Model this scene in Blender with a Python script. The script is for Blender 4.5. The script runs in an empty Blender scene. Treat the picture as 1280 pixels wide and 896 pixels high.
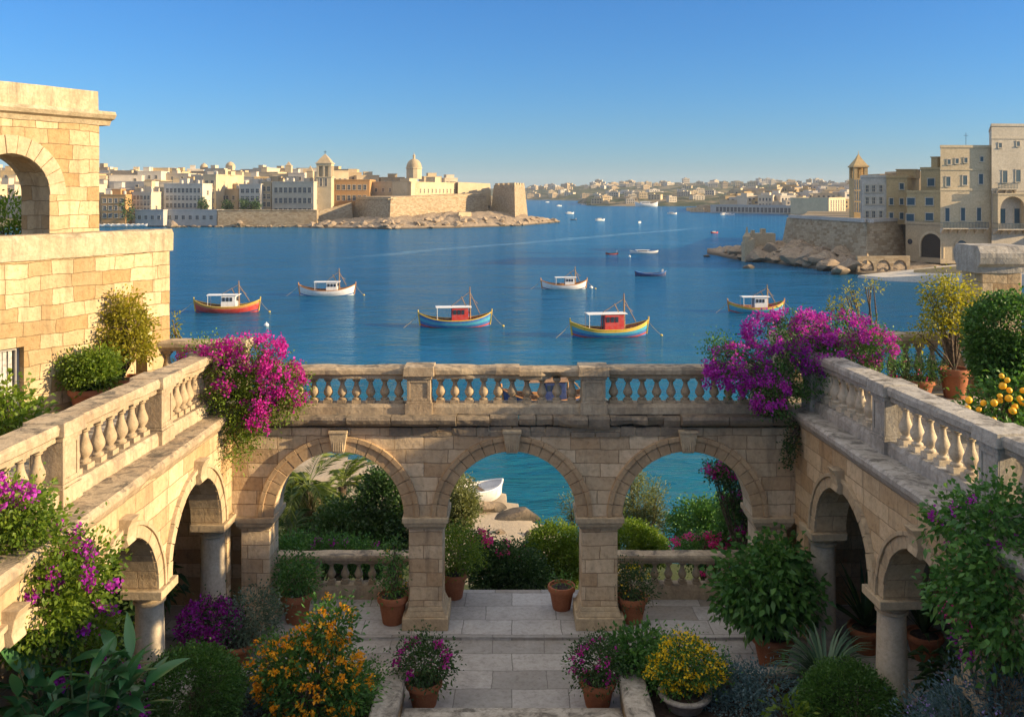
import bpy, bmesh, math, random
import numpy as np
from mathutils import Vector, Matrix, noise

random.seed(7)
RNG = np.random.default_rng(11)
scene = bpy.context.scene
COL = scene.collection
rad = math.radians

# ---------------------------------------------------------------- camera, sky, sun, exposure
F, CX, H0 = 1150.0, 640.0, 240.0        # focal length and horizon in photo pixels
HAZE = 0.00009
ZC, WZ = 9.2, -6.0                      # camera height over the courtyard, water level
cam = bpy.data.cameras.new('camera')
cam.sensor_width = 36.0
cam.lens = 36.0 * F / 1280.0
cam.shift_y = -(448.0 - H0) / 1280.0
cam.clip_start, cam.clip_end = 0.1, 20000.0
camo = bpy.data.objects.new('camera', cam)
COL.objects.link(camo)
camo.location = (0, 0, ZC)
camo.rotation_euler = (rad(90), 0, 0)
scene.camera = camo

SUN_EL, SUN_AZ = 15.5, 100.0             # azimuth clockwise from +Y
world = bpy.data.worlds.new('World')
scene.world = world
world.use_nodes = True
wn = world.node_tree
bg = wn.nodes['Background']
sky = wn.nodes.new('ShaderNodeTexSky')
sky.sky_type = 'NISHITA'
sky.sun_disc = False
sky.sun_elevation = rad(SUN_EL)
sky.sun_rotation = rad(SUN_AZ)
sky.air_density, sky.dust_density, sky.ozone_density = 1.15, 0.05, 10.0
# bright cloud added overhead, out of view, to lift the courtyard shade
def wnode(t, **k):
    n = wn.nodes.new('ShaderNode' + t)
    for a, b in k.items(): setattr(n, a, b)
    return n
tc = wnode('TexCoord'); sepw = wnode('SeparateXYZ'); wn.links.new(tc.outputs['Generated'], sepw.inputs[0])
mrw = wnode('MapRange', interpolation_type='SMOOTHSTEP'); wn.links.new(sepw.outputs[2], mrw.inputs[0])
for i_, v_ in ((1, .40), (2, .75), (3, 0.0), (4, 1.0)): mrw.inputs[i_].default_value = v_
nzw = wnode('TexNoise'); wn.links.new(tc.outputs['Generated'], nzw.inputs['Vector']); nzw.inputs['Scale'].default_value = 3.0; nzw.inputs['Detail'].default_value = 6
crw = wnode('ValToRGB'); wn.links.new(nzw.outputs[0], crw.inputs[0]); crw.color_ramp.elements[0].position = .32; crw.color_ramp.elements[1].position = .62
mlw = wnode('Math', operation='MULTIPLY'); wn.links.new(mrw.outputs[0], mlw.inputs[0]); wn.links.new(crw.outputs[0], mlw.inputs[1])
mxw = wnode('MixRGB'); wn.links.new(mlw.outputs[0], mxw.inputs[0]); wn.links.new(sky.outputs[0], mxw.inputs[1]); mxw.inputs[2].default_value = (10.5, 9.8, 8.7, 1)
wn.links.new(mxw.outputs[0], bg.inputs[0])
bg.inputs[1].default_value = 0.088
sun = bpy.data.lights.new('sun', 'SUN')
sun.energy = 5.0
sun.angle = rad(0.6)
sun.color = (1.0, 0.76, 0.46)
suno = bpy.data.objects.new('sun', sun)
COL.objects.link(suno)
sd = Vector((math.cos(rad(SUN_EL)) * math.sin(rad(SUN_AZ)), math.cos(rad(SUN_EL)) * math.cos(rad(SUN_AZ)), math.sin(rad(SUN_EL))))
suno.rotation_euler = sd.to_track_quat('Z', 'Y').to_euler()
suno.location = sd * 60
vs = scene.view_settings
scene.display_settings.display_device = 'sRGB'
vs.view_transform, vs.look, vs.exposure, vs.gamma = 'Standard', 'None', 1.02, 1.0
vs.use_curve_mapping = False
scene.cycles.max_bounces = 6
scene.cycles.volume_bounces = 0
scene.cycles.transparent_max_bounces = 8
scene.cycles.use_denoising = True

# ---------------------------------------------------------------- helpers
def at(px, py, Y):
    return Vector(((px - CX) * Y / F, Y, ZC - (py - H0) * Y / F))
def gx(px, Y): return (px - CX) * Y / F
def gz(py, Y): return ZC - (py - H0) * Y / F
def gd(py, z=WZ): return F * (ZC - z) / (py - H0)

WLOC = {}
def link(o, parent=None):
    COL.objects.link(o)
    if parent is not None:
        o.parent = parent
    return o
def thing(name, label, cat, loc=(0, 0, 0), rz=0.0, group=None, kind=None):
    o = bpy.data.objects.new(name, None)
    o.empty_display_size = 0.2
    COL.objects.link(o)
    o.location = loc
    o.rotation_euler = (0, 0, rz)
    WLOC[o.name] = Vector(loc)
    tag(o, label, cat, group, kind)
    return o
def tag(o, label=None, cat=None, group=None, kind=None):
    if label: o['label'] = label
    if cat: o['category'] = cat
    if group: o['group'] = group
    if kind: o['kind'] = kind
    return o
def wloc(o):
    return WLOC.get(o.name, Vector((0, 0, 0))) if o is not None else Vector((0, 0, 0))
KIDS = {}
def dup(root, loc, rz=None, label=None, group=None, scale=None, cat=None):
    if root.name not in KIDS:
        KIDS[root.name] = [(c, list(c.children)) for c in root.children]
    r = root.copy(); COL.objects.link(r)
    r.location = loc
    WLOC[r.name] = Vector(loc)
    if rz is not None: r.rotation_euler = (0, 0, rz)
    if scale is not None: r.scale = scale if hasattr(scale, '__len__') else (scale,) * 3
    tag(r, label, cat, group)
    for ch, gs in KIDS[root.name]:
        c = ch.copy(); COL.objects.link(c); c.parent = r
        for g in gs:
            d = g.copy(); COL.objects.link(d); d.parent = c
    return r
def inst(src, parent, loc, rz=0.0, scale=None):
    """another part sharing src's mesh"""
    c = src.copy(); COL.objects.link(c)
    c.parent = parent
    c.location = loc; c.rotation_euler = (0, 0, rz)
    if scale is not None: c.scale = scale
    return c

class MB:
    """mesh collector: everything added becomes ONE mesh object"""
    def __init__(s, M=None):
        s.v, s.f, s.fm, s.M, s.mi = [], [], [], M, 0
    def add(s, vs_, fs_):
        b = len(s.v)
        s.v.extend([tuple(p) for p in vs_])
        for f in fs_:
            s.f.append(tuple(b + i for i in f)); s.fm.append(s.mi)
        return s
    def box(s, x0, x1, y0, y1, z0, z1, tx=0.0, ty=0.0):
        return s.add([(x0, y0, z0), (x1, y0, z0), (x1, y1, z0), (x0, y1, z0),
                      (x0 + tx, y0 + ty, z1), (x1 - tx, y0 + ty, z1), (x1 - tx, y1 - ty, z1), (x0 + tx, y1 - ty, z1)],
                     [(3, 2, 1, 0), (4, 5, 6, 7), (0, 1, 5, 4), (1, 2, 6, 5), (2, 3, 7, 6), (3, 0, 4, 7)])
    def lathe(s, prof, n=16, c=(0, 0, 0), cap=True, ang0=0.0):
        vs_, fs_ = [], []
        for r, z in prof:
            for k in range(n):
                a = ang0 + 2 * math.pi * k / n
                vs_.append((c[0] + r * math.cos(a), c[1] + r * math.sin(a), c[2] + z))
        for i in range(len(prof) - 1):
            for k in range(n):
                k2 = (k + 1) % n
                fs_.append((i * n + k, i * n + k2, (i + 1) * n + k2, (i + 1) * n + k))
        if cap:
            fs_.append(tuple(range(n - 1, -1, -1)))
            fs_.append(tuple((len(prof) - 1) * n + k for k in range(n)))
        return s.add(vs_, fs_)
    def tube(s, pts, r0, r1=None, n=6, cap=True):
        pts = [Vector(p) for p in pts]
        r1 = r0 if r1 is None else r1
        vs_, fs_ = [], []
        m = len(pts)
        for i, p in enumerate(pts):
            d = (pts[min(i + 1, m - 1)] - pts[max(i - 1, 0)])
            if d.length < 1e-9: d = Vector((0, 0, 1))
            d.normalize()
            a = d.cross(Vector((0, 0, 1)) if abs(d.z) < 0.9 else Vector((1, 0, 0))).normalized()
            b = d.cross(a)
            r = r0 + (r1 - r0) * i / max(1, m - 1)
            for k in range(n):
                t = 2 * math.pi * k / n
                vs_.append(p + a * (r * math.cos(t)) + b * (r * math.sin(t)))
        for i in range(m - 1):
            for k in range(n):
                k2 = (k + 1) % n
                fs_.append((i * n + k, (i + 1) * n + k, (i + 1) * n + k2, i * n + k2))
        if cap:
            fs_.append(tuple(range(n))); fs_.append(tuple((m - 1) * n + k for k in range(n - 1, -1, -1)))
        return s.add(vs_, fs_)
    def sweep(s, prof, u0, u1, seg=0.25, rough=0.0, seed=0.0, chip=0.0):
        """closed profile [(y,z)] swept along x, with worn edges"""
        n = max(1, int(round(abs(u1 - u0) / seg)))
        m = len(prof)
        cy = sum(p[0] for p in prof) / m; cz = sum(p[1] for p in prof) / m
        vs_, fs_ = [], []
        for i in range(n + 1):
            u = u0 + (u1 - u0) * i / n
            for (y, z) in prof:
                if rough:
                    q = Vector((u * 2.1 + seed, y * 3 + seed * 1.7, z * 3))
                    d = noise.noise(q) * rough + noise.noise(q * 3.1) * rough * 0.5
                    c = noise.noise(Vector((u * 1.3 + seed * 2, y * 1.5, z * 1.5 + 7)))
                    if chip and c > 0.18: d -= chip * (c - 0.18) * 2.5
                    L = math.hypot(y - cy, z - cz) + 1e-6
                    y2, z2 = y + (y - cy) / L * d, z + (z - cz) / L * d
                else: y2, z2 = y, z
                vs_.append((u, y2, z2))
        for i in range(n):
            for k in range(m):
                k2 = (k + 1) % m
                fs_.append((i * m + k, i * m + k2, (i + 1) * m + k2, (i + 1) * m + k))
        fs_.append(tuple(range(m - 1, -1, -1)))
        fs_.append(tuple(n * m + k for k in range(m)))
        return s.add(vs_, fs_)
    def prism(s, poly, z0, z1, inset=0.0):
        """plan polygon (counter-clockwise) pulled up; inset pulls the top in (battered walls)"""
        n = len(poly)
        top = []
        for i in range(n):
            p = Vector((poly[i][0], poly[i][1])); a = Vector((poly[i - 1][0], poly[i - 1][1])); b = Vector((poly[(i + 1) % n][0], poly[(i + 1) % n][1]))
            e1 = (p - a).normalized(); e2 = (b - p).normalized()
            n1 = Vector((-e1.y, e1.x)); n2 = Vector((-e2.y, e2.x))
            q = (n1 + n2); q = q / max(0.2, q.length_squared) * 2
            top.append(p + q * inset)
        zz0 = z0 if hasattr(z0, '__len__') else [z0] * n
        zz1 = z1 if hasattr(z1, '__len__') else [z1] * n
        vs_ = [(poly[i][0], poly[i][1], zz0[i]) for i in range(n)] + [(top[i].x, top[i].y, zz1[i]) for i in range(n)]
        fs_ = [tuple(range(n - 1, -1, -1)), tuple(range(n, 2 * n))]
        for i in range(n):
            j = (i + 1) % n
            fs_.append((i, j, n + j, n + i))
        return s.add(vs_, fs_)
    def archwall(s, L, zs, zt, th, arches, u0=0.0, n=20, y0=0.0):
        """wall u0..L from springing zs up to zt with semicircular openings [(centre, radius)]"""
        xs = [(u0, zs)]
        for c, r in arches:
            if c - r > xs[-1][0] + 1e-6: xs.append((c - r, zs))
            for k in range(1, n + 1):
                a = math.pi * (1 - k / n)
                xs.append((c + r * math.cos(a), zs + r * math.sin(a)))
        if L > xs[-1][0] + 1e-6: xs.append((L, zs))
        m = len(xs)
        vs_ = []
        for x, z in xs:
            vs_ += [(x, y0, z), (x, y0, zt), (x, y0 + th, z), (x, y0 + th, zt)]
        fs_ = []
        for i in range(m - 1):
            a, b = 4 * i, 4 * (i + 1)
            fs_ += [(a, b, b + 1, a + 1), (b + 2, a + 2, a + 3, b + 3), (a + 2, b + 2, b, a), (a + 1, b + 1, b + 3, a + 3)]
        fs_.append((0, 1, 3, 2)); e = 4 * (m - 1); fs_.append((e + 2, e + 3, e + 1, e))
        return s.add(vs_, fs_)
    def voussoirs(s, c, zs, r0, r1, y0, y1, n=17, gap=0.006, a0=0.0, a1=math.pi, skip=()):
        """arch ring of separate wedge stones, y0 (front) .. y1 (back)"""
        for k in range(n):
            if k in skip: continue
            b0 = a0 + (a1 - a0) * k / n + gap / r1; b1 = a0 + (a1 - a0) * (k + 1) / n - gap / r1
            j = random.uniform(-.008, .008)
            vs_ = []
            for b in (b0, (b0 + b1) / 2, b1):
                for (r, y) in ((r0, y0 + j), (r1, y0 + j), (r1, y1), (r0, y1)):
                    vs_.append((c + r * math.cos(b), y, zs + r * math.sin(b)))
            fs_ = [(0, 1, 2, 3), (11, 10, 9, 8)]
            for i in (0, 4):
                for q in range(4):
                    q2 = (q + 1) % 4
                    fs_.append((i + q, i + 4 + q, i + 4 + q2, i + q2))
            s.add(vs_, fs_)
        return s
    def build(s, name, mats, parent=None, smooth=False, bevel=0.0, uvs=1.0):
        if not isinstance(mats, (list, tuple)): mats = [mats]
        V = np.array(s.v, dtype=np.float64).reshape(-1, 3)
        me = bpy.data.meshes.new(name)
        # box-projected UVs in metres, taken before the placing transform
        uv = []
        for f in s.f:
            nx = ny = nz = 0.0
            k = len(f)
            for i in range(k):
                p = s.v[f[i]]; q = s.v[f[(i + 1) % k]]
                nx += (p[1] - q[1]) * (p[2] + q[2]); ny += (p[2] - q[2]) * (p[0] + q[0]); nz += (p[0] - q[0]) * (p[1] + q[1])
            ax, ay, az = abs(nx), abs(ny), abs(nz)
            if az >= ax * 1.2 and az >= ay * 1.2:
                for i in f: uv += (s.v[i][0] * uvs, s.v[i][1] * uvs)
            elif ax > ay:
                for i in f: uv += (s.v[i][1] * uvs, s.v[i][2] * uvs)
            else:
                for i in f: uv += (s.v[i][0] * uvs, s.v[i][2] * uvs)
        flip = False
        if s.M is not None:
            A = np.array(s.M)
            V = V @ A[:3, :3].T + A[:3, 3]
            flip = np.linalg.det(A[:3, :3]) < 0
        if parent is not None:
            V = V - np.array(wloc(parent))
        me.from_pydata(V.tolist(), [], s.f)
        l = me.uv_layers.new(name='UVMap')
        l.data.foreach_set('uv', np.array(uv, dtype=np.float32))
        for m_ in mats: me.materials.append(m_)
        me.polygons.foreach_set('material_index', np.array(s.fm, dtype=np.int32))
        if smooth: me.polygons.foreach_set('use_smooth', np.ones(len(s.f), dtype=bool))
        if flip: me.flip_normals()
        me.update()
        o = bpy.data.objects.new(name, me)
        COL.objects.link(o)
        if parent is not None:
            o.parent = parent
            WLOC[o.name] = wloc(parent)
        if bevel:
            b = o.modifiers.new('b', 'BEVEL'); b.width = bevel; b.segments = 2; b.limit_method = 'ANGLE'; b.angle_limit = rad(40)
        if smooth:
            try: me.set_sharp_from_angle(angle=rad(50))
            except Exception: pass
        return o

def struct(o):
    o['kind'] = 'structure'
    return o

# ---------------------------------------------------------------- materials
class NT:
    def __init__(s, name):
        s.m = bpy.data.materials.new(name); s.m.use_nodes = True
        s.t = s.m.node_tree; s.b = s.t.nodes['Principled BSDF']; s.out = s.t.nodes['Material Output']
    def n(s, typ, **kw):
        nd = s.t.nodes.new('ShaderNode' + typ)
        for k, v in kw.items():
            if k.startswith('i_'):
                nm = k[2:].replace('_', ' ')
                tgt = nd.inputs[int(nm)] if nm.isdigit() else nd.inputs[nm]
                if isinstance(v, bpy.types.NodeSocket): s.t.links.new(v, tgt)
                else: tgt.default_value = v
            else: setattr(nd, k, v)
        return nd
    def set(s, **kw):
        for k, v in kw.items():
            tgt = s.b.inputs[k.replace('_', ' ')]
            if isinstance(v, bpy.types.NodeSocket): s.t.links.new(v, tgt)
            else: tgt.default_value = v
    def ramp(s, fac, stops):
        r = s.n('ValToRGB'); s.t.links.new(fac, r.inputs[0])
        e = r.color_ramp.elements
        while len(e) < len(stops): e.new(0.5)
        for q, (p, c) in zip(e, stops):
            q.position = p; q.color = (*c, 1) if len(c) == 3 else c
        return r.outputs[0]
    def mix(s, fac, a, b, mode='MIX'):
        m = s.n('MixRGB', blend_type=mode)
        for i, v in ((0, fac), (1, a), (2, b)):
            if isinstance(v, bpy.types.NodeSocket): s.t.links.new(v, m.inputs[i])
            elif i == 0: m.inputs[0].default_value = v
            else: m.inputs[i].default_value = (*v, 1) if len(v) == 3 else v
        return m.outputs[0]
    def math(s, op, a, b=0.0, c=None):
        m = s.n('Math', operation=op)
        for i, v in ((0, a), (1, b), (2, c)):
            if v is None: continue
            if isinstance(v, bpy.types.NodeSocket): s.t.links.new(v, m.inputs[i])
            else: m.inputs[i].default_value = v
        return m.outputs[0]
    def noise(s, vec, scale, detail=4, rough=0.55, dist=0.0):
        nd = s.n('TexNoise', i_Scale=scale, i_Detail=detail, i_Roughness=rough, i_Distortion=dist)
        s.t.links.new(vec, nd.inputs['Vector'])
        return nd
    def bump(s, h, strength, dist=0.02, normal=None):
        b = s.n('Bump', i_Strength=strength, i_Distance=dist, i_Height=h)
        if normal is not None: s.t.links.new(normal, b.inputs['Normal'])
        return b.outputs[0]

def stone_blocks(name, c1, c2, mortar, bw, bh, msize=0.010, bump=0.7, rough=0.92, warp=0.05, stain=0.6, dark=(0.10, 0.085, 0.065), offs=0.5):
    t = NT(name)
    uv = t.n('UVMap').outputs[0]
    pos = t.n('NewGeometry').outputs['Position']
    def warped(scale, amt, v):
        nz = t.noise(v, scale, 3)
        off = t.n('VectorMath', operation='SUBTRACT', i_0=nz.outputs['Color']); off.inputs[1].default_value = (.5, .5, .5)
        sc = t.n('VectorMath', operation='SCALE', i_0=off.outputs[0]); sc.inputs['Scale'].default_value = amt
        return t.n('VectorMath', operation='ADD', i_0=v, i_1=sc.outputs[0]).outputs[0]
    uv2 = warped(7.0, warp * .35, warped(1.1, warp * 1.6, uv))
    br = t.n('TexBrick', offset=offs, squash=1.45, squash_frequency=3, i_Scale=1.0, i_Mortar_Size=msize, i_Mortar_Smooth=0.6, i_Bias=0.0, i_Brick_Width=bw, i_Row_Height=bh)
    br.inputs['Color1'].default_value = (0, 0, 0, 1); br.inputs['Color2'].default_value = (1, 1, 1, 1); br.inputs['Mortar'].default_value = (.3, .3, .3, 1)
    t.t.links.new(uv2, br.inputs['Vector'])
    big = t.noise(pos, 0.55, 5, 0.62)
    fine = t.noise(pos, 11.0, 6, 0.72)
    mid = t.noise(pos, 2.3, 6, 0.65)
    light = tuple(min(.75, x * 1.1 + .02) for x in c1)
    rust = (c2[0] * .95, c2[1] * .86, c2[2] * .76)
    mixm = t.math('ADD', t.math('MULTIPLY', br.outputs['Color'], .72), t.math('MULTIPLY', mid.outputs[0], .42))
    col = t.ramp(t.math('SUBTRACT', mixm, .07), [(.08, rust), (.30, c2), (.55, c1), (.78, light), (.95, c2)])
    col = t.mix(t.math('MULTIPLY', br.outputs['Fac'], .75), col, mortar)
    col = t.mix(0.6, col, t.ramp(fine.outputs[0], [(0.28, (.42, .37, .33)), (0.46, (.9, .88, .86)), (0.66, (1.12, 1.12, 1.12))]), 'MULTIPLY')
    # soot and lichen running down in streaks
    mp = t.n('Mapping', i_0=pos); mp.inputs['Scale'].default_value = (2.2, 2.2, .35)
    st_ = t.noise(mp.outputs[0], 1.6, 6, .7)
    col = t.mix(t.math('MULTIPLY', t.ramp(st_.outputs[0], [(0.52, (0, 0, 0)), (0.70, (1, 1, 1))]), stain * 0.85), col, dark)
    col = t.mix(t.math('MULTIPLY', t.ramp(big.outputs[0], [(0.50, (0, 0, 0)), (0.70, (1, 1, 1))]), stain * 0.5), col, tuple(x * 0.55 for x in c2))
    h = t.math('ADD', t.math('MULTIPLY', br.outputs['Fac'], -.9), t.math('MULTIPLY', fine.outputs[0], 0.9))
    h = t.math('ADD', h, t.math('MULTIPLY', mid.outputs[0], 0.9))
    h = t.math('ADD', h, t.math('MULTIPLY', br.outputs['Color'], 0.35))
    t.set(Base_Color=col, Roughness=rough, Normal=t.bump(h, bump, 0.03))
    t.b.inputs['Specular IOR Level'].default_value = 0.2
    return t.m

def stone_plain(name, c, c2, lichen=0.6, bump=0.5, scale=1.0, dark=(0.09, 0.08, 0.065), rough=0.9, streak=0.55):
    t = NT(name)
    g = t.n('NewGeometry'); pos = g.outputs['Position']
    up = t.n('SeparateXYZ', i_0=g.outputs['Normal']).outputs[2]
    big = t.noise(pos, 1.1 * scale, 5, 0.65)
    fine = t.noise(pos, 14 * scale, 6, 0.7)
    lic = t.noise(pos, 3.2 * scale, 7, 0.72, 0.6)
    col = t.mix(t.ramp(big.outputs[0], [(0.35, (0, 0, 0)), (0.65, (1, 1, 1))]), c, c2)
    col = t.mix(0.5, col, t.ramp(fine.outputs[0], [(0.28, (.5, .46, .42)), (0.6, (1.08, 1.08, 1.08))]), 'MULTIPLY')
    f = t.ramp(lic.outputs[0], [(0.46, (0, 0, 0)), (0.62, (1, 1, 1))])
    upf = t.math('MULTIPLY_ADD', t.math('MAXIMUM', up, 0.0), 0.75, 0.25)
    col = t.mix(t.math('MULTIPLY', t.math('MULTIPLY', f, upf), lichen), col, dark)
    mp = t.n('Mapping', i_0=pos); mp.inputs['Scale'].default_value = (5.5 * scale, 5.5 * scale, .7 * scale)
    stk = t.noise(mp.outputs[0], 1.0, 6, .7)
    side = t.math('SUBTRACT', 1.0, t.math('ABSOLUTE', up))
    col = t.mix(t.math('MULTIPLY', t.math('MULTIPLY', t.ramp(stk.outputs[0], [(0.48, (0, 0, 0)), (0.68, (1, 1, 1))]), side), lichen * streak), col, tuple(x * 1.5 for x in dark))
    h = t.math('ADD', fine.outputs[0], t.math('MULTIPLY', lic.outputs[0], 1.2))
    t.set(Base_Color=col, Roughness=rough, Normal=t.bump(h, bump, 0.02))
    t.b.inputs['Specular IOR Level'].default_value = 0.2
    return t.m

def plain(name, c, rough=0.6, vary=0.15, bump=0.0, scale=6.0, metal=0.0, spec=0.4):
    t = NT(name)
    pos = t.n('NewGeometry').outputs['Position']
    nz = t.noise(pos, scale, 5, 0.65)
    k0, k1 = 1 - vary * 1.6, 1 + vary
    t.set(Base_Color=t.mix(1.0, c, t.ramp(nz.outputs[0], [(0.3, (k0, k0, k0)), (0.7, (k1, k1, k1))]), 'MULTIPLY'), Roughness=rough, Metallic=metal)
    t.b.inputs['Specular IOR Level'].default_value = spec
    if bump: t.set(Normal=t.bump(nz.outputs[0], bump, 0.02))
    return t.m

def leaf_mat(name, stops, rough=0.5, trans=0.3, spec=0.35):
    """foliage: each leaf its own tint from the 'rnd' attribute"""
    t = NT(name)
    a = t.n('Attribute', attribute_name='rnd').outputs['Fac']
    n = len(stops)
    col = t.ramp(a, [(i / (n - 1), c) for i, c in enumerate(stops)])
    t.set(Base_Color=col, Roughness=rough)
    t.b.inputs['Specular IOR Level'].default_value = spec
    tr = t.n('BsdfTranslucent', i_Color=t.mix(1.0, col, (1.5, 1.5, 0.8), 'MULTIPLY'))
    mx = t.n('MixShader', i_0=trans)
    t.t.links.new(t.b.outputs[0], mx.inputs[1]); t.t.links.new(tr.outputs[0], mx.inputs[2])
    t.t.links.new(mx.outputs[0], t.out.inputs[0])
    return t.m

M = {}
M['wall'] = stone_blocks('arcade_stone', (0.62, 0.475, 0.30), (0.50, 0.36, 0.215), (0.25, 0.17, 0.10), 0.62, 0.29, stain=0.5)
M['wingwall'] = stone_blocks('wing_stone', (0.58, 0.44, 0.265), (0.46, 0.325, 0.18), (0.30, 0.22, 0.13), 0.66, 0.31, stain=0.5)
M['tower'] = stone_blocks('tower_stone', (0.52, 0.405, 0.24), (0.42, 0.295, 0.15), (0.26, 0.17, 0.08), 0.50, 0.30, msize=0.007, stain=0.75, dark=(0.22, 0.15, 0.08), warp=0.10, bump=1.0)
M['trim'] = stone_plain('trim_stone', (0.54, 0.43, 0.275), (0.44, 0.33, 0.2), 0.5)
M['rail'] = stone_plain('rail_stone', (0.52, 0.42, 0.28), (0.40, 0.30, 0.19), 0.9, 0.8)
M['coping'] = stone_plain('tower_coping_stone', (0.56, 0.46, 0.31), (0.43, 0.34, 0.21), 0.8, 1.0, 1.0, (0.13, 0.11, 0.07), streak=1.0)
M['railgrey'] = stone_plain('grey_rail_stone', (0.48, 0.445, 0.38), (0.36, 0.325, 0.27), 0.85, 0.8)
M['baluster'] = stone_plain('baluster_stone', (0.48, 0.375, 0.24), (0.37, 0.275, 0.165), 0.45)
M['ring'] = stone_plain('voussoir_stone', (0.53, 0.375, 0.215), (0.40, 0.27, 0.15), 0.35)
M['oldblock'] = stone_plain('old_cornice_stone', (0.37, 0.295, 0.2), (0.24, 0.19, 0.135), 0.9, 1.0, 1.3)
M['column'] = stone_plain('column_stone', (0.62, 0.53, 0.39), (0.50, 0.415, 0.295), 0.3, 0.4)
M['paving'] = stone_blocks('paving_stone', (0.37, 0.355, 0.33), (0.275, 0.262, 0.24), (0.13, 0.12, 0.105), 1.05, 0.66, msize=0.012, bump=0.4, stain=0.45, warp=0.06, dark=(0.20, 0.185, 0.16), rough=0.75, offs=0.37)
M['slab'] = stone_blocks('terrace_paving', (0.40, 0.36, 0.30), (0.30, 0.265, 0.22), (0.14, 0.12, 0.1), 0.7, 0.7, msize=0.01, bump=0.3, stain=0.3)
M['soil'] = plain('soil', (0.045, 0.03, 0.02), 0.95, 0.5, 0.8, 12)
M['sand'] = plain('sandy_rock', (0.42, 0.33, 0.22), 0.95, 0.35, 0.8, 2.5)
M['terracotta'] = stone_plain('terracotta', (0.40, 0.155, 0.072), (0.31, 0.11, 0.05), 0.25, 0.25, 2.0, (0.16, 0.09, 0.06), 0.8)
M['bark'] = plain('bark', (0.14, 0.10, 0.065), 0.9, 0.5, 0.8, 18)
M['stem'] = plain('green_stem', (0.10, 0.13, 0.04), 0.8, 0.3, 0.2, 20)
def boulder_mat():
    M_ = stone_plain('boulder_rock', (0.44, 0.335, 0.22), (0.29, 0.215, 0.145), 0.6, 1.0, 0.5, (0.10, 0.085, 0.065))
    nt = M_.node_tree; b = nt.nodes['Principled BSDF']; l = b.inputs['Base Color'].links[0].from_socket
    g = nt.nodes.new('ShaderNodeNewGeometry'); sp = nt.nodes.new('ShaderNodeSeparateXYZ'); nt.links.new(g.outputs['Position'], sp.inputs[0])
    # wet, weed-dark tide line on the rock itself
    mr = nt.nodes.new('ShaderNodeMapRange'); nt.links.new(sp.outputs[2], mr.inputs[0])
    for i, v in ((1, WZ + .25), (2, WZ + .75), (3, .85), (4, 0.0)): mr.inputs[i].default_value = v
    mx = nt.nodes.new('ShaderNodeMixRGB'); nt.links.new(mr.outputs[0], mx.inputs[0]); nt.links.new(l, mx.inputs[1]); mx.inputs[2].default_value = (.035, .033, .026, 1)
    nt.links.new(mx.outputs[0], b.inputs['Base Color'])
    bp = [q for q in nt.nodes if q.bl_idname == 'ShaderNodeBump'][0]; bp.inputs['Distance'].default_value = .12
    return M_
M['boulder'] = boulder_mat()
M['seawall'] = stone_blocks('bastion_stone', (0.38, 0.30, 0.19), (0.30, 0.225, 0.135), (0.27, 0.21, 0.13), 1.0, 0.48, msize=0.03, stain=0.6, bump=1.0, dark=(0.17, 0.13, 0.09))
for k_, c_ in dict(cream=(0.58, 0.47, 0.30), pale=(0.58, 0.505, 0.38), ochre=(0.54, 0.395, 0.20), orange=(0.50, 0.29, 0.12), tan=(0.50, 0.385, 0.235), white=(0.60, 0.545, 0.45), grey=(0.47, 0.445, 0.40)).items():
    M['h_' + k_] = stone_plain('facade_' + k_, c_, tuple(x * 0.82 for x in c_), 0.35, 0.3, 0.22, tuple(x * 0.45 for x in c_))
M['glass'] = plain('window_glass', (0.035, 0.045, 0.06), 0.15, 0.2, spec=0.6)
M['shutter'] = plain('painted_shutter', (0.03, 0.075, 0.10), 0.5, 0.2)
M['iron'] = plain('iron_rail', (0.05, 0.085, 0.10), 0.5, 0.2)
M['curtain'] = plain('curtain', (0.45, 0.43, 0.4), 0.9, 0.3, scale=14)
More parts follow.
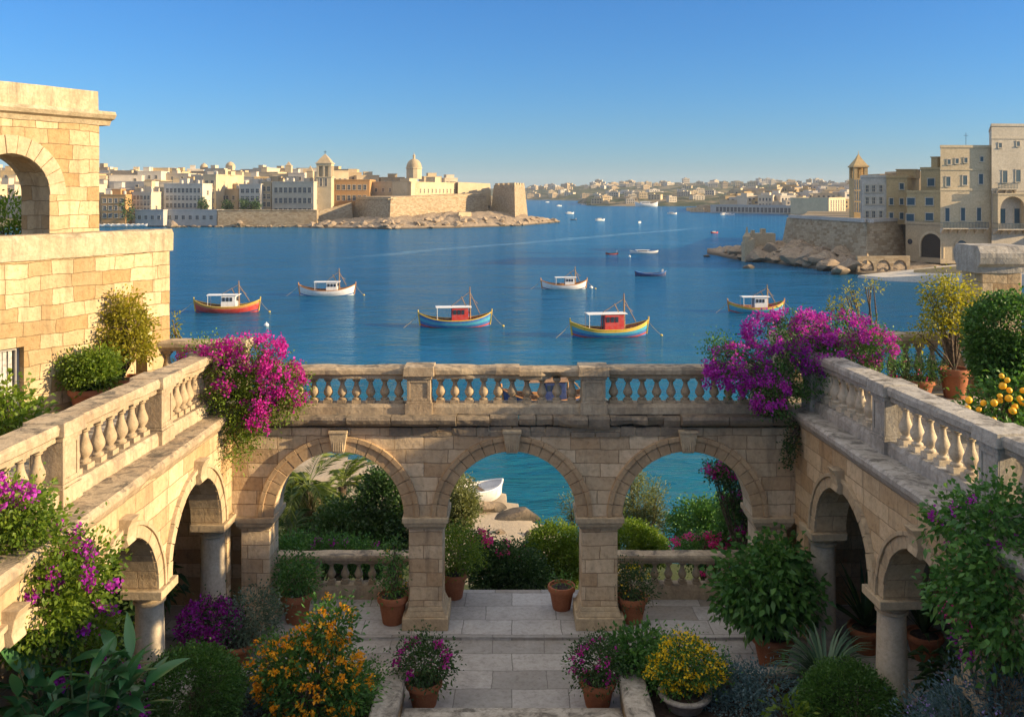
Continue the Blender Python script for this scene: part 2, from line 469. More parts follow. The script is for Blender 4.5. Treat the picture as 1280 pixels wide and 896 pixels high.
# ================================================================ sea
def sea_material():
    t = NT('sea_water')
    pos = t.n('NewGeometry').outputs['Position']
    sep = t.n('SeparateXYZ', i_0=pos)
    X, Y = sep.outputs[0], sep.outputs[1]
    mp = t.n('Mapping', i_0=pos); mp.inputs['Scale'].default_value = (0.42, 1.0, 1.0); mp.inputs['Rotation'].default_value = (0, 0, rad(12))
    v = mp.outputs[0]
    w1 = t.noise(v, 0.10, 3, 0.55, 0.5)
    w2 = t.noise(v, 0.42, 4, 0.6, 0.8)
    w3 = t.noise(v, 1.7, 4, 0.6, 0.6)
    # slicks: long smooth lanes left by currents and boat wakes
    mp2 = t.n('Mapping', i_0=pos); mp2.inputs['Scale'].default_value = (0.010, 0.030, 1.0); mp2.inputs['Rotation'].default_value = (0, 0, rad(-8))
    sl = t.noise(mp2.outputs[0], 1.0, 4, 0.6, 1.2)
    slick = t.ramp(sl.outputs[0], [(0.52, (0, 0, 0)), (0.66, (1, 1, 1))])
    h = t.math('ADD', t.math('MULTIPLY', w1.outputs[0], 2.6), t.math('MULTIPLY', w2.outputs[0], 0.95))
    h = t.math('ADD', h, t.math('MULTIPLY', w3.outputs[0], 0.34))
    st = t.math('MULTIPLY_ADD', slick, -0.5, 1.0)
    # shallow water over pale rock close to the garden shore is greener
    d = t.math('ADD', Y, t.math('MULTIPLY', X, 0.1))
    shallow = t.n('MapRange', interpolation_type='SMOOTHSTEP', i_0=d, i_1=36.0, i_2=125.0, i_3=1.0, i_4=0.0).outputs[0]
    far = t.n('MapRange', interpolation_type='SMOOTHSTEP', i_0=Y, i_1=60.0, i_2=420.0, i_3=0.0, i_4=1.0).outputs[0]
    col = t.mix(shallow, (0.002, 0.070, 0.145), (0.001, 0.095, 0.120))
    col = t.mix(far, col, (0.003, 0.105, 0.22))
    b = t.bump(h, 0.8, 0.55)
    bn = [q for q in t.t.nodes if q.bl_idname == 'ShaderNodeBump'][0]
    t.t.links.new(t.math('MULTIPLY', st, 0.85), bn.inputs['Strength'])
    # the wake of a boat that crossed the bay: a straight lane of smooth paler water
    al = t.math('ADD', t.math('MULTIPLY', t.math('ADD', X, 31.0), .83), t.math('MULTIPLY', t.math('SUBTRACT', Y, 224.0), -.557))
    wv = t.noise(pos, .03, 3, .6)
    al = t.math('ABSOLUTE', t.math('ADD', al, t.math('MULTIPLY_ADD', wv.outputs[0], 14.0, -7.0)))
    lane = t.n('MapRange', interpolation_type='SMOOTHSTEP', i_0=al, i_1=1.0, i_2=5.0, i_3=1.0, i_4=0.0).outputs[0]
    e0 = t.n('MapRange', interpolation_type='SMOOTHSTEP', i_0=Y, i_1=200.0, i_2=235.0).outputs[0]
    e1 = t.n('MapRange', interpolation_type='SMOOTHSTEP', i_0=Y, i_1=360.0, i_2=420.0, i_3=1.0, i_4=0.0).outputs[0]
    brk = t.ramp(t.noise(pos, .25, 5, .7).outputs[0], [(.35, (.25, .25, .25)), (.6, (1, 1, 1))])
    lane = t.math('MULTIPLY', t.math('MULTIPLY', lane, brk), t.math('MULTIPLY', e0, e1))
    col = t.mix(t.math('MULTIPLY', lane, .55), col, (.16, .30, .40))
    col = t.mix(t.math('MULTIPLY', slick, .12), col, (.05, .16, .26))
    # a ruffled sea mirrors far less at grazing angles than still water does
    df = t.n('BsdfDiffuse', i_Color=col, i_Normal=b); gl = t.n('BsdfGlossy', i_Color=(.62, .86, 1, 1), i_Roughness=.09, i_Normal=b)
    fr = t.n('Fresnel', i_IOR=1.33, i_Normal=b).outputs[0]
    mx = t.n('MixShader', i_0=t.math('MINIMUM', fr, 0.40)); t.t.links.new(df.outputs[0], mx.inputs[1]); t.t.links.new(gl.outputs[0], mx.inputs[2])
    t.t.links.new(mx.outputs[0], t.out.inputs[0])
    return t.m
M['sea'] = sea_material()
mb = MB(); mb.add([(-4000, -40, WZ), (4000, -40, WZ), (4000, 4000, WZ), (-4000, 4000, WZ)], [(0, 1, 2, 3)])
struct(mb.build('sea', M['sea']))

# ================================================================ terrain helpers
def terrain_mat(name, greens, rocks, scale=0.02, bias=0.5):
    t = NT(name)
    pos = t.n('NewGeometry').outputs['Position']
    a = t.noise(pos, scale, 6, 0.65); b = t.noise(pos, scale * 6, 5, 0.65)
    col = t.mix(t.ramp(a.outputs[0], [(bias - .06, (0, 0, 0)), (bias + .06, (1, 1, 1))]), t.mix(b.outputs[0], greens[0], greens[1]), t.mix(b.outputs[0], rocks[0], rocks[1]))
    t.set(Base_Color=col, Roughness=0.95)
    t.b.inputs['Specular IOR Level'].default_value = 0.1
    return t.m
class Polar:
    """land that rises from a shoreline: columns (px, shore distance, width inland, top height)"""
    def __init__(s, cols, wob=1.0, seed=0.0, power=0.8, zsh=WZ):
        s.c, s.wob, s.seed, s.pw, s.zsh = cols, wob, seed, power, zsh
    def _col(s, px):
        c = s.c
        for i in range(len(c) - 1):
            if c[i][0] <= px <= c[i + 1][0]:
                k = (px - c[i][0]) / (c[i + 1][0] - c[i][0])
                return [c[i][j] * (1 - k) + c[i + 1][j] * k for j in (1, 2, 3)]
        q = c[0] if px < c[0][0] else c[-1]
        return q[1:]
    def p(s, px, t):
        D, W, zt = s._col(px)
        Y = D + W * t; X = (px - CX) * Y / F
        z = s.zsh + (zt - s.zsh) * max(0.0, min(1.0, t)) ** s.pw
        sc = 6.0 / W
        z += s.wob * min(1, 6 * t) * (noise.noise(Vector((X * sc * 2 + s.seed, Y * sc * 2, s.seed))) + .5 * noise.noise(Vector((X * sc * 5, Y * sc * 5, s.seed))))
        if t <= 0: z = s.zsh - 1.0
        return X, Y, z
    def mesh(s, name, mat, dpx=6, nt=24, back=0.6):
        px0, px1 = s.c[0][0], s.c[-1][0]
        n = int((px1 - px0) / dpx)
        ts = [-0.02] + [(k / nt) ** 1.3 for k in range(1, nt + 1)]
        v, f = [], []
        for i in range(n + 1):
            px = px0 + (px1 - px0) * i / n
            for t_ in ts: v.append(s.p(px, t_))
            D, W, zt = s._col(px); Y = D + W * (1 + back)
            v.append(((px - CX) * Y / F, Y, s.zsh - 0.8))
        m = len(ts) + 1
        for i in range(n):
            for k in range(m - 1):
                f.append((i * m + k, (i + 1) * m + k, (i + 1) * m + k + 1, i * m + k + 1))
        mb = MB(); mb.add(v, f)
        return struct(mb.build(name, mat, smooth=True))

M['hill'] = terrain_mat('hill_scrub', ((0.035, 0.05, 0.025), (0.075, 0.085, 0.04)), ((0.20, 0.16, 0.10), (0.13, 0.12, 0.07)), 0.012, 0.52)
M['hillnear'] = terrain_mat('headland_scrub', ((0.03, 0.045, 0.02), (0.06, 0.07, 0.03)), ((0.26, 0.2, 0.125), (0.16, 0.13, 0.08)), 0.02, 0.52)
M['town_ground'] = terrain_mat('town_ground', ((0.12, 0.10, 0.06), (0.2, 0.16, 0.1)), ((0.28, 0.22, 0.14), (0.2, 0.16, 0.1)), 0.05, 0.5)
def ztop(py, Y): return gz(py, Y)
FAR = Polar([(560, 1900, 500, ztop(238, 2400)), (655, 1800, 500, ztop(235.5, 2300)), (700, 1650, 500, ztop(234, 2150)), (760, 1500, 600, ztop(231, 2100)), (850, 1300, 700, ztop(229.5, 2000)),
             (950, 1150, 800, ztop(229, 1950)), (1060, 1100, 800, ztop(228.5, 1900)), (1200, 1000, 800, ztop(227, 1800)), (1500, 900, 800, ztop(226, 1700))], 6, 3.1)
FAR.mesh('far_hills', M['hill'])
MID = Polar([(722, 1235, 60, -5.0), (735, 1010, 160, ztop(246, 1170)), (775, 985, 220, ztop(243, 1205)), (820, 975, 240, ztop(240, 1215)), (870, 960, 260, ztop(239, 1220)), (905, 930, 220, ztop(243, 1150)), (940, 850, 160, -3.5)], 2.0, 9.2)
MID.mesh('green_headland', M['hillnear'])
EAST = Polar([(858, 735, 90, -4.6), (880, 690, 120, -4.0), (940, 650, 160, ztop(247, 810)), (1010, 600, 220, ztop(243, 820)), (1120, 560, 260, ztop(238, 820)), (1300, 520, 260, ztop(236, 780))], 0.6, 5.0, 0.7)
EAST.mesh('east_shore', M['town_ground'])
WEST = Polar([(-420, 420, 120, -4), (-220, 398, 330, 22), (0, 398, 330, ztop(216, 730)), (125, 402, 320, ztop(219, 720)), (260, 404, 320, ztop(216, 720)), (390, 400, 300, ztop(221, 700)), (470, 398, 260, ztop(230, 650)), (560, 400, 220, 11), (612, 405, 170, 8), (640, 420, 90, 0.5)], 1.0, 1.7, 0.9)
WEST.mesh('town_shore', M['town_ground'], 5, 30)

# ================================================================ garden ground
def shore_y(x):
    pts = [(-60, 60), (-12, 54), (-3, 50), (-1.2, 48.2), (0.4, 45.0), (1.6, 41.8), (3.5, 39.5), (8, 37.5), (14, 36), (60, 36)]
    for i in range(len(pts) - 1):
        if pts[i][0] <= x <= pts[i + 1][0]:
            k = (x - pts[i][0]) / (pts[i + 1][0] - pts[i][0])
            return pts[i][1] * (1 - k) + pts[i + 1][1] * k
    return 45
def garden_z(x, y):
    if y < 21.9: return -0.35
    ys = shore_y(x)
    yb = min(34.0, ys - 4)
    if y < yb:
        z = -0.35 - 4.85 * ((y - 21.9) / (yb - 21.9)) ** 0.9
    else:
        z = -5.2 - 0.8 * (y - yb) / max(0.5, ys - yb) * (1 if y < ys else 2.4)
    return z + 0.12 * noise.noise(Vector((x * .5, y * .5, 0))) * (1 if y > 23 else 0)
def garden_mat():
    t = NT('garden_ground')
    pos = t.n('NewGeometry').outputs['Position']
    yy = t.n('SeparateXYZ', i_0=pos).outputs[1]
    a = t.noise(pos, 0.9, 6, 0.65); b = t.noise(pos, 6.0, 6, 0.7)
    xx = t.n('SeparateXYZ', i_0=pos).outputs[0]
    edge = t.math('MULTIPLY', t.math('ABSOLUTE', t.math('SUBTRACT', xx, 0.6)), 1.6)
    f = t.n('MapRange', i_0=t.math('SUBTRACT', t.math('ADD', yy, t.math('MULTIPLY', a.outputs[0], 6)), t.math('MAXIMUM', t.math('SUBTRACT', edge, 3.0), 0.0)), i_1=35.0, i_2=37.5).outputs[0]
    col = t.mix(f, t.mix(b.outputs[0], (0.035, 0.045, 0.015), (0.09, 0.10, 0.035)), t.mix(b.outputs[0], (0.30, 0.23, 0.15), (0.50, 0.41, 0.29)))
    t.set(Base_Color=col, Roughness=0.95, Normal=t.bump(t.math('ADD', b.outputs[0], a.outputs[0]), 0.9, 0.06))
    t.b.inputs['Specular IOR Level'].default_value = 0.1
    return t.m
mb = MB(); v, f = [], []
xs = np.linspace(-30, 30, 100); ys = np.linspace(21.3, 62, 84)
for x in xs:
    for y in ys: v.append((x, y, garden_z(x, y)))
for i in range(len(xs) - 1):
    for k in range(len(ys) - 1):
        n_ = len(ys); f.append((i * n_ + k, (i + 1) * n_ + k, (i + 1) * n_ + k + 1, i * n_ + k + 1))
mb.add(v, f)
struct(mb.build('garden_ground', garden_mat(), smooth=True))

# ================================================================ courtyard floor
Y0 = 19.43
mb = MB(); mb.box(-11, 11, 2.0, 19.02, -0.5, -0.06)
struct(mb.build('courtyard_paving', M['paving']))
mb = MB(); mb.box(-11, 11, 19.02, 21.3, -0.5, 0.0)
struct(mb.build('arcade_paving', M['paving']))

# ================================================================ shared ornament
BAL = [(.085, .12), (.095, .15), (.095, .18), (.055, .215), (.065, .25), (.10, .32), (.118, .40), (.112, .47), (.085, .57), (.06, .68), (.05, .78), (.052, .82), (.078, .845), (.078, .875), (.055, .90)]
def baluster_mesh(h, r=1.0):
    mb = MB()
    mb.box(-.105 * r, .105 * r, -.105 * r, .105 * r, 0, .12 * h)
    mb.lathe([(a * r, b * h) for a, b in BAL], 14)
    mb.box(-.09 * r, .09 * r, -.09 * r, .09 * r, .90 * h, h)
    return mb
class Balustrade:
    """a thing: handrail, plinth, pedestals and balusters; local x along the run, y across, at height z"""
    def __init__(s, name, label, loc, rz, mat_rail, mat_bal, h_pl, h_bal, h_rail, w=0.42, flip=1):
        s.t = thing(name, label, 'balustrade', loc, rz)
        s.loc = Vector(loc); s.mr, s.mbal = mat_rail, mat_bal
        s.hp, s.hb, s.hr, s.w = h_pl, h_bal, h_rail, w
        s.proto = None; s.flip = flip
    def run(s, u0, u1, count, rail_chip=0.03, seed=0.0, zoff=0.0, rail=True, skip=()):
        w, hp, hb, hr = s.w, s.hp, s.hb, s.hr
        mb = MB(); a = w / 2
        mb.sweep([(-a, 0), (a, 0), (a, hp * .7), (a * .84, hp), (-a * .84, hp), (-a, hp * .7)], u0, u1, .16, .012, seed, .02)
        s._b(mb, 'plinth', s.mr)
        if rail:
            z0 = hp + hb + zoff
            mb = MB()
            mb.sweep([(-a * .78, z0), (a * .78, z0), (a * .86, z0 + hr * .28), (a * 1.12, z0 + hr * .42), (a * 1.16, z0 + hr * .78), (a * 1.02, z0 + hr), (-a * 1.02, z0 + hr), (-a * 1.16, z0 + hr * .78), (-a * 1.12, z0 + hr * .42), (-a * .86, z0 + hr * .28)], u0, u1, .12, .014, seed + 3, rail_chip)
            s._b(mb, 'handrail', s.mr)
        du = (u1 - u0) / count
        for k in range(count):
            if k in skip: continue
            u = u0 + du * (k + .5)
            if s.proto is None:
                mb = baluster_mesh(hb, min(1.0, hb / .6) * 1.0)
                s.proto = s._b(mb, 'baluster', s.mbal, smooth=True)
                s.proto.location = (u, 0, hp)
                s.proto.rotation_euler = (0, 0, random.uniform(-.06, .06))
            else:
                inst(s.proto, s.t, (u, random.uniform(-.01, .01), hp), random.uniform(-.08, .08), (1, 1, 1))
    def pedestal(s, u, wd=.5, extra=0.04, cap=True, name='pedestal', panel=True):
        w, hp, hb, hr = s.w, s.hp, s.hb, s.hr
        mb = MB(); a = w / 2 + extra; b = wd / 2
        mb.box(u - b - .04, u + b + .04, -a - .03, a + .03, 0, hp + .02)
        mb.box(u - b - .015, u + b + .015, -a - .01, a + .01, hp + .02, hp + .07)
        z0, z1 = hp + .07, hp + hb
        mb.box(u - b, u + b, -a + .02, a - .02, z0, z1)
        if panel:
            for sy in (-1, 1):
                y0, y1 = sorted((sy * (a - .02), sy * a))
                fr = .07
                mb.box(u - b, u - b + fr, y0, y1, z0, z1); mb.box(u + b - fr, u + b, y0, y1, z0, z1)
                mb.box(u - b + fr, u + b - fr, y0, y1, z0, z0 + fr); mb.box(u - b + fr, u + b - fr, y0, y1, z1 - fr, z1)
        if cap:
            mb.box(u - b - .03, u + b + .03, -a - .02, a + .02, z1, z1 + hr * .3)
            mb.box(u - b - .08, u + b + .08, -a - .07, a + .07, z1 + hr * .3, z1 + hr * 1.08, .015, .015)
        s._b(mb, name, s.mr, bevel=.012)
    def _b(s, mb, name, mat, **k):
        o = mb.build(name, mat, None, **k)
        o.parent = s.t
        WLOC[o.name] = s.loc
        return o

# ================================================================ front arcade
arc = thing('arcade', 'sandstone arcade of three round arches facing the courtyard with the sea behind', 'arcade', (0, Y0, 0))
CS = (-3.65, 0.0, 3.70)
ZS = 2.36
T = 0.75
mb = MB()
mb.archwall(6.2, ZS, 4.22, T, [(c, 1.37) for c in CS], -6.1, 24, Y0)
mb.build('wall', M['wall'], arc)
for c in CS:
    m_ = MB(); m_.voussoirs(c, ZS, 1.372, 1.60, Y0 - .05, Y0 + .12, 19, skip=(9,)); m_.voussoirs(c, ZS, 1.60, 1.70, Y0 - .085, Y0 + .12, 19, .004)
    m_.build('archivolt', M['ring'], arc, bevel=.008)
    m_ = MB()
    m_.add([(c - .12, Y0 - .13, ZS + 1.36), (c + .12, Y0 - .13, ZS + 1.36), (c + .19, Y0 - .17, ZS + 1.78), (c - .19, Y0 - .17, ZS + 1.78),
            (c - .12, Y0 + .1, ZS + 1.36), (c + .12, Y0 + .1, ZS + 1.36), (c + .19, Y0 + .1, ZS + 1.78), (c - .19, Y0 + .1, ZS + 1.78)],
           [(0, 1, 2, 3), (5, 4, 7, 6), (4, 5, 1, 0), (3, 2, 6, 7), (1, 5, 6, 2), (4, 0, 3, 7)])
    m_.box(c - .2, c + .2, Y0 - .19, Y0 + .1, ZS + 1.78, ZS + 1.84)
    for k in range(5):
        x = c - .09 + k * .045
        m_.box(x - .012, x + .012, Y0 - .155, Y0 - .12, ZS + 1.4, ZS + 1.76)
    m_.build('keystone', M['trim'], arc, bevel=.01)
def pier(x0, x1, parent, yb=Y0, th=T):
    m_ = MB(); m_.box(x0 + .1, x1 - .1, yb + .0, yb + th, .45, ZS - .26)
    p = m_.build('pier', M['wall'], parent, bevel=.012)
    m_ = MB()
    m_.box(x0 + .06, x1 - .06, yb - .05, yb + th + .05, ZS - .26, ZS - .2)
    m_.box(x0 + .02, x1 - .02, yb - .1, yb + th + .1, ZS - .2, ZS - .11, -.02, -.02)
    m_.box(x0 - .03, x1 + .03, yb - .14, yb + th + .14, ZS - .11, ZS)
    q = m_.build('capital', M['trim'], p, bevel=.012)
    m_ = MB()
    m_.box(x0 - .03, x1 + .03, yb - .14, yb + th + .14, 0, .26)
    m_.box(x0 + .02, x1 - .02, yb - .09, yb + th + .09, .26, .36, .04, .04)
    m_.box(x0 + .06, x1 - .06, yb - .045, yb + th + .045, .36, .45, .03, .03)
    m_.build('base', M['trim'], p, bevel=.015)
pier(-2.28, -1.37, arc); pier(1.37, 2.33, arc)
pier(-5.82, -5.02, arc); pier(5.07, 5.9, arc)
# worn cornice: a course of irregular old blocks with a thin shelf on top
mb = MB(); x = -6.05; k = 0
old = (-1.6, 3.2)
while x < 6.05:
    rough_zone = old[0] - .8 < x < old[1]
    L = random.uniform(.28, .8) if rough_zone else random.uniform(.9, 1.5)
    L = min(L, 6.05 - x)
    pr = random.uniform(.04, .28) if rough_zone else random.uniform(.20, .25)
    zt_ = 4.50 - (random.uniform(0, .05) if rough_zone else 0)
    zb_ = 4.30 - (random.uniform(0, .1) if rough_zone else 0)
    mb.sweep([(Y0 - pr * .7, zb_), (Y0 + T, zb_), (Y0 + T, zt_), (Y0 - pr, zt_), (Y0 - pr - .02, zt_ - .06), (Y0 - pr * .95, zb_ + .06)], x + .008, x + L - .008, .12, .03 if rough_zone else .016, k * 3.3, .11 if rough_zone else .04)
    x += L; k += 1
mb.build('cornice', M['oldblock'], arc)
mb = MB(); x = -2.6; k = 0
while x < 3.4:                                         # patched rubble under the cornice
    L = random.uniform(.25, .6)
    for zb_, hh in ((4.05, .2),) if random.random() < .6 else ((4.03, .12), (4.16, .1)):
        mb.sweep([(Y0 - .035 + random.uniform(-.02, .02), zb_ + .01), (Y0 + .2, zb_), (Y0 + .2, zb_ + hh), (Y0 - .035 + random.uniform(-.03, .01), zb_ + hh - .01)], x + .012, x + L - .012, .08, .02, k * 1.7 + zb_, .03)
    x += L; k += 1
mb.build('rubble_course', M['oldblock'], arc)

fb = Balustrade('balustrade', 'weathered golden stone balustrade over the three arches, handrail broken near its middle', (0, Y0 + .28, 4.49), 0, M['rail'], M['baluster'], .21, .53, .25, .42)
fb.run(-5.9, -2.27, 12, .04, 1.0)
fb.run(-1.68, 0.16, 6, .05, 2.0)
fb.run(.16, 1.44, 4, .22, 5.0, -.03)
fb.run(2.02, 5.1, 10, .06, 3.0)
fb.pedestal(-1.975, .5); fb.pedestal(1.73, .5); fb.pedestal(5.5, .7)

# lower balustrades between the arcade and the garden
for nm, xa, xb, lab in (('balustrade', -5.7, -1.9, 'low grey balustrade behind the left arch in front of the palm'), ('balustrade', 1.95, 5.8, 'low balustrade behind the right arch with a sunlit handrail')):
    lb = Balustrade(nm, lab, (0, 20.95, -.02), 0, M['rail'], M['baluster'], .33, .49, .19, .34)
    lb.run(xa + .2, xb - .2, 11, .02, xa)
    lb.pedestal(xa, .36, .03); lb.pedestal(xb, .36, .03)

# ================================================================ wings
def wing(side, org, uvec, cols, rr, label, blabel, lab_back):
    u = Vector((uvec[0], uvec[1], 0)).normalized()
    vv = Vector((-1, 0, 0)) if side < 0 else Vector((1, 0, 0))
    v_ = (vv - u * vv.dot(u)).normalized()
    Mx = Matrix(((u.x, v_.x, 0, org[0]), (u.y, v_.y, 0, org[1]), (0, 0, 1, 0), (0, 0, 0, 1)))
    t = thing('wing_arcade', label, 'arcade', (org[0], org[1], 0))
    zs, th, L = 2.45, .6, 12.5
    arches = [((cols[i] + cols[i + 1]) / 2, rr) for i in range(len(cols) - 1)]
    m_ = MB(Mx); m_.archwall(L, zs, 4.42, th, arches, 0.0, 22); m_.build('wall', M['wingwall'], t)
    m_ = MB(Mx); m_.box(0.0, cols[0] - .22, .02, th, 0, zs); m_.box(0.0, cols[0] - .16, -.05, th, zs - .2, zs - .004); m_.build('corner_pilaster', M['wingwall'], t, bevel=.01)
    for c, r in arches:
        m_ = MB(Mx); m_.voussoirs(c, zs, r + .002, r + .2, -.045, .1, 15, skip=(7,)); m_.voussoirs(c, zs, r + .2, r + .27, -.08, .1, 15, .003)
        m_.build('archivolt', M['trim'], t, bevel=.008)
        m_ = MB(Mx)
        zk = zs + r
        prof = [(-.1, zk - .03), (-.16, zk + .02), (-.13, zk + .12), (-.16, zk + .3), (-.22, zk + .42), (.1, zk + .42), (.1, zk - .03)]
        m_.sweep(prof, c - .14, c + .14, .14, .006, c); m_.build('keystone', M['trim'], t, bevel=.01)
    cp = None
    for i, c in enumerate(cols):
        p = Mx @ Vector((c, .24, 0))
        m_ = MB(); m_.lathe([(.30, .0), (.30, .12), (.32, .16), (.32, .2), (.285, .25), (.255, .3), (.253, 1.0), (.242, 1.7), (.23, 2.12)], 28, p)
        sh = m_.build('column', M['column'], t, smooth=True)
        m_ = MB(); m_.lathe([(.235, 2.12), (.27, 2.14), (.27, 2.19), (.245, 2.2), (.255, 2.24), (.33, 2.30)], 28, p)
        mm = Mx.copy()
        m2 = MB(Mx); m2.box(c - .36, c + .36, -.12, .60, 2.30, 2.445); 
        ab = m2.build('abacus', M['trim'], sh, bevel=.012)
        m_.build('capital_ring', M['trim'], sh, smooth=True)
    # ledge
    m_ = MB(Mx)
    m_.sweep([(-.02, 4.36), (.62, 4.42), (.62, 4.6), (-.06, 4.62), (-.11, 4.58), (-.11, 4.5), (-.09, 4.47), (-.05, 4.40)], -.1, L, .14, .014, side * 5, .035)
    m_.build('ledge', M['rail'] if side < 0 else M['railgrey'], t)
    # back wall of the loggia
    m_ = MB(Mx); m_.box(-1.0, L, 3.4, 3.8, -.3, 4.28)
    b = m_.build('loggia_wall', M['wingwall']); tag(b, lab_back, 'wall')
    # terrace floor
    far = -2.35 if side < 0 else -2.25
    m_ = MB(Mx); m_.box(far, L, .62, 12 if side < 0 else 8.6, 4.3, 4.6); struct(m_.build('terrace_floor', M['slab']))
    m_ = MB(Mx); m_.box(far + .05, -1.02, .1, 12 if side < 0 else 8.5, -3, 4.29); b = m_.build('terrace_wall', M['wingwall']); tag(b, 'plain stone wall under the %s terrace facing the garden' % ('left' if side < 0 else 'right'), 'wall')
    m_ = MB(Mx); m_.box(far, -.14, .02, .6, 4.27, 4.59); struct(m_.build('terrace_edge', M['rail']))
    # balustrade: object placed with its own transform
    base = Mx @ Vector((0, .52, 4.6))
    ang = math.atan2(u.y, u.x)
    sp = u.copy(); extra = .035
    u2 = (u + v_ * extra).normalized()
    ang = math.atan2(u2.y, u2.x)
    mr = M['rail'] if side < 0 else M['railgrey']
    bb = Balustrade('balustrade', blabel, base, ang, mr, M['baluster'] if side < 0 else M['column'], .24, .70, .27, .44)
    return Mx, t, bb
LM, lw, lbal = wing(-1, (-5.92, Y0), (-.03, -1), (.43, 3.53, 6.63, 9.73), 1.27,
    'left arcade wing of pale stone with round columns, upper part sunlit', 'sunlit stone balustrade along the left terrace with bougainvillea over its end', 'shaded stone wall behind the left columns')
peds = (2.5, 5.75, 9.0, 12.2)
lbal.pedestal(-.02, .4)
prev = -.02
for i, p_ in enumerate(peds):
    lbal.run(prev + .27, p_ - .27, 7, .04, i + 20.0); lbal.pedestal(p_, .46); prev = p_
RM, rw, rbal = wing(1, (5.98, Y0), (.05, -1), (.9, 3.9, 6.9, 9.9), 1.22,
    'right arcade wing of shaded stone with round columns under a grey ledge', 'grey weathered balustrade along the shaded right terrace', 'shaded stone wall behind the right columns')
peds = (3.1, 6.35, 9.6, 12.3)
rbal.pedestal(-.02, .4); prev = -.02
for i, p_ in enumerate(peds):
    rbal.run(prev + .27, p_ - .27, 7, .04, i + 30.0); rbal.pedestal(p_, .46); prev = p_
# rails at the seaward ends of both terraces
bl = Balustrade('balustrade', 'short stone balustrade at the seaward end of the left terrace', (gx(150, 21.4), 21.4, 4.6), 0, M['rail'], M['baluster'], .2, .72, .24, .4)
bl.run(0, 2.55, 8, .03, 40.0); bl.pedestal(2.75, .4)
br = Balustrade('balustrade', 'stone balustrade at the seaward end of the right terrace behind the yellow tree', (6.2, 21.45, 4.6), 0, M['rail'], M['baluster'], .2, .86, .26, .4)
br.pedestal(0.1, .4); br.run(.3, 4.7, 14, .03, 42.0)

# ================================================================ right terrace pillar
pt = thing('gate_pillar', 'square weathered stone pillar with wide worn cap on the right terrace', 'pillar', (gx(1239, 21.3), 21.3, 4.6))
mb = MB(); pc = pt.location
mb.box(pc.x - .46, pc.x + .46, 20.84, 21.76, 4.6, 7.36); mb.build('shaft', M['wingwall'], pt, bevel=.03)
mb = MB(); mb.sweep([(20.82, 7.36), (21.78, 7.36), (21.8, 7.5), (21.9, 7.58), (21.94, 7.72), (21.94, 7.82), (21.8, 7.98), (20.8, 7.98), (20.66, 7.82), (20.66, 7.72), (20.7, 7.58), (20.8, 7.5)], pc.x - .57, pc.x + .57, .12, .02, 4, .05)
mb.build('cap', M['railgrey'], pt)
wall_end = MB(); wall_end.box(pc.x + .47, pc.x + 2.6, 21.1, 21.6, 4.6, 5.9); tag(wall_end.build('garden_wall', M['wingwall']), 'stone garden wall joining the weathered pillar on the right terrace', 'wall')

# ================================================================ left building and tower
B2 = Vector((-8.0, 21.5)); d2 = Vector((.478, .878)).normalized()
uL = -d2; vL = Vector((-d2.y, d2.x))
BM = Matrix(((uL.x, vL.x, 0, B2.x), (uL.y, vL.y, 0, B2.y), (0, 0, 1, 0), (0, 0, 0, 1)))
def on_wall(px, py, off=0.0):
    """pixel -> (u, z) on the building's face, off metres behind it"""
    dx = (px - CX) / F; o = B2 + vL * off
    # (s*dx, s) = o + u*uL
    s = (o.x * uL.y - o.y * uL.x) / (dx * uL.y - uL.x)
    P = Vector((s * dx, s)); u = (P - o).dot(uL)
    return u, ZC - (py - H0) * s / F
def rectwall(mb, u0, u1, z0, z1, th, holes, y0=0.0):
    us = sorted({u0, u1, *[h[0] for h in holes], *[h[1] for h in holes]}); zs_ = sorted({z0, z1, *[h[2] for h in holes], *[h[3] for h in holes]})
    def solid(i, k):
        if i < 0 or k < 0 or i >= len(us) - 1 or k >= len(zs_) - 1: return False
        cu, cz = (us[i] + us[i + 1]) / 2, (zs_[k] + zs_[k + 1]) / 2
        return not any(h[0] < cu < h[1] and h[2] < cz < h[3] for h in holes)
    y1 = y0 + th
    for i in range(len(us) - 1):
        for k in range(len(zs_) - 1):
            if not solid(i, k): continue
            a, b, c, d = us[i], us[i + 1], zs_[k], zs_[k + 1]
            mb.add([(a, y0, c), (b, y0, c), (b, y0, d), (a, y0, d)], [(0, 1, 2, 3)])
            mb.add([(a, y1, c), (b, y1, c), (b, y1, d), (a, y1, d)], [(3, 2, 1, 0)])
            if not solid(i - 1, k): mb.add([(a, y0, c), (a, y1, c), (a, y1, d), (a, y0, d)], [(3, 2, 1, 0)])
            if not solid(i + 1, k): mb.add([(b, y0, c), (b, y1, c), (b, y1, d), (b, y0, d)], [(0, 1, 2, 3)])
            if not solid(i, k - 1): mb.add([(a, y0, c), (b, y0, c), (b, y1, c), (a, y1, c)], [(3, 2, 1, 0)])
            if not solid(i, k + 1): mb.add([(a, y0, d), (b, y0, d), (b, y1, d), (a, y1, d)], [(0, 1, 2, 3)])
lt = thing('stone_house', 'golden sandstone house wall at the left terrace carrying an arched tower wall', 'house', (B2.x, B2.y, 4.6))
uw0, zw1 = on_wall(30, 433); uw1, _ = on_wall(2, 433); _, zw0 = on_wall(20, 515)
ud0, zd1 = on_wall(184, 386); ud1, _ = on_wall(170, 386)
mb = MB(BM)
rectwall(mb, 0, 11, 2.0, 7.82, .6, [(uw0, uw0 + 1.0, zw0, zw1), (ud0, ud1, 4.62, zd1)])
mb.build('wall', M['tower'], lt)
mb = MB(BM); mb.sweep([(-.05, 7.83), (.65, 7.83), (.65, 8.27), (.55, 8.33), (0.0, 8.33), (-.06, 8.24)], -.06, 11, .16, .02, 9, .03)
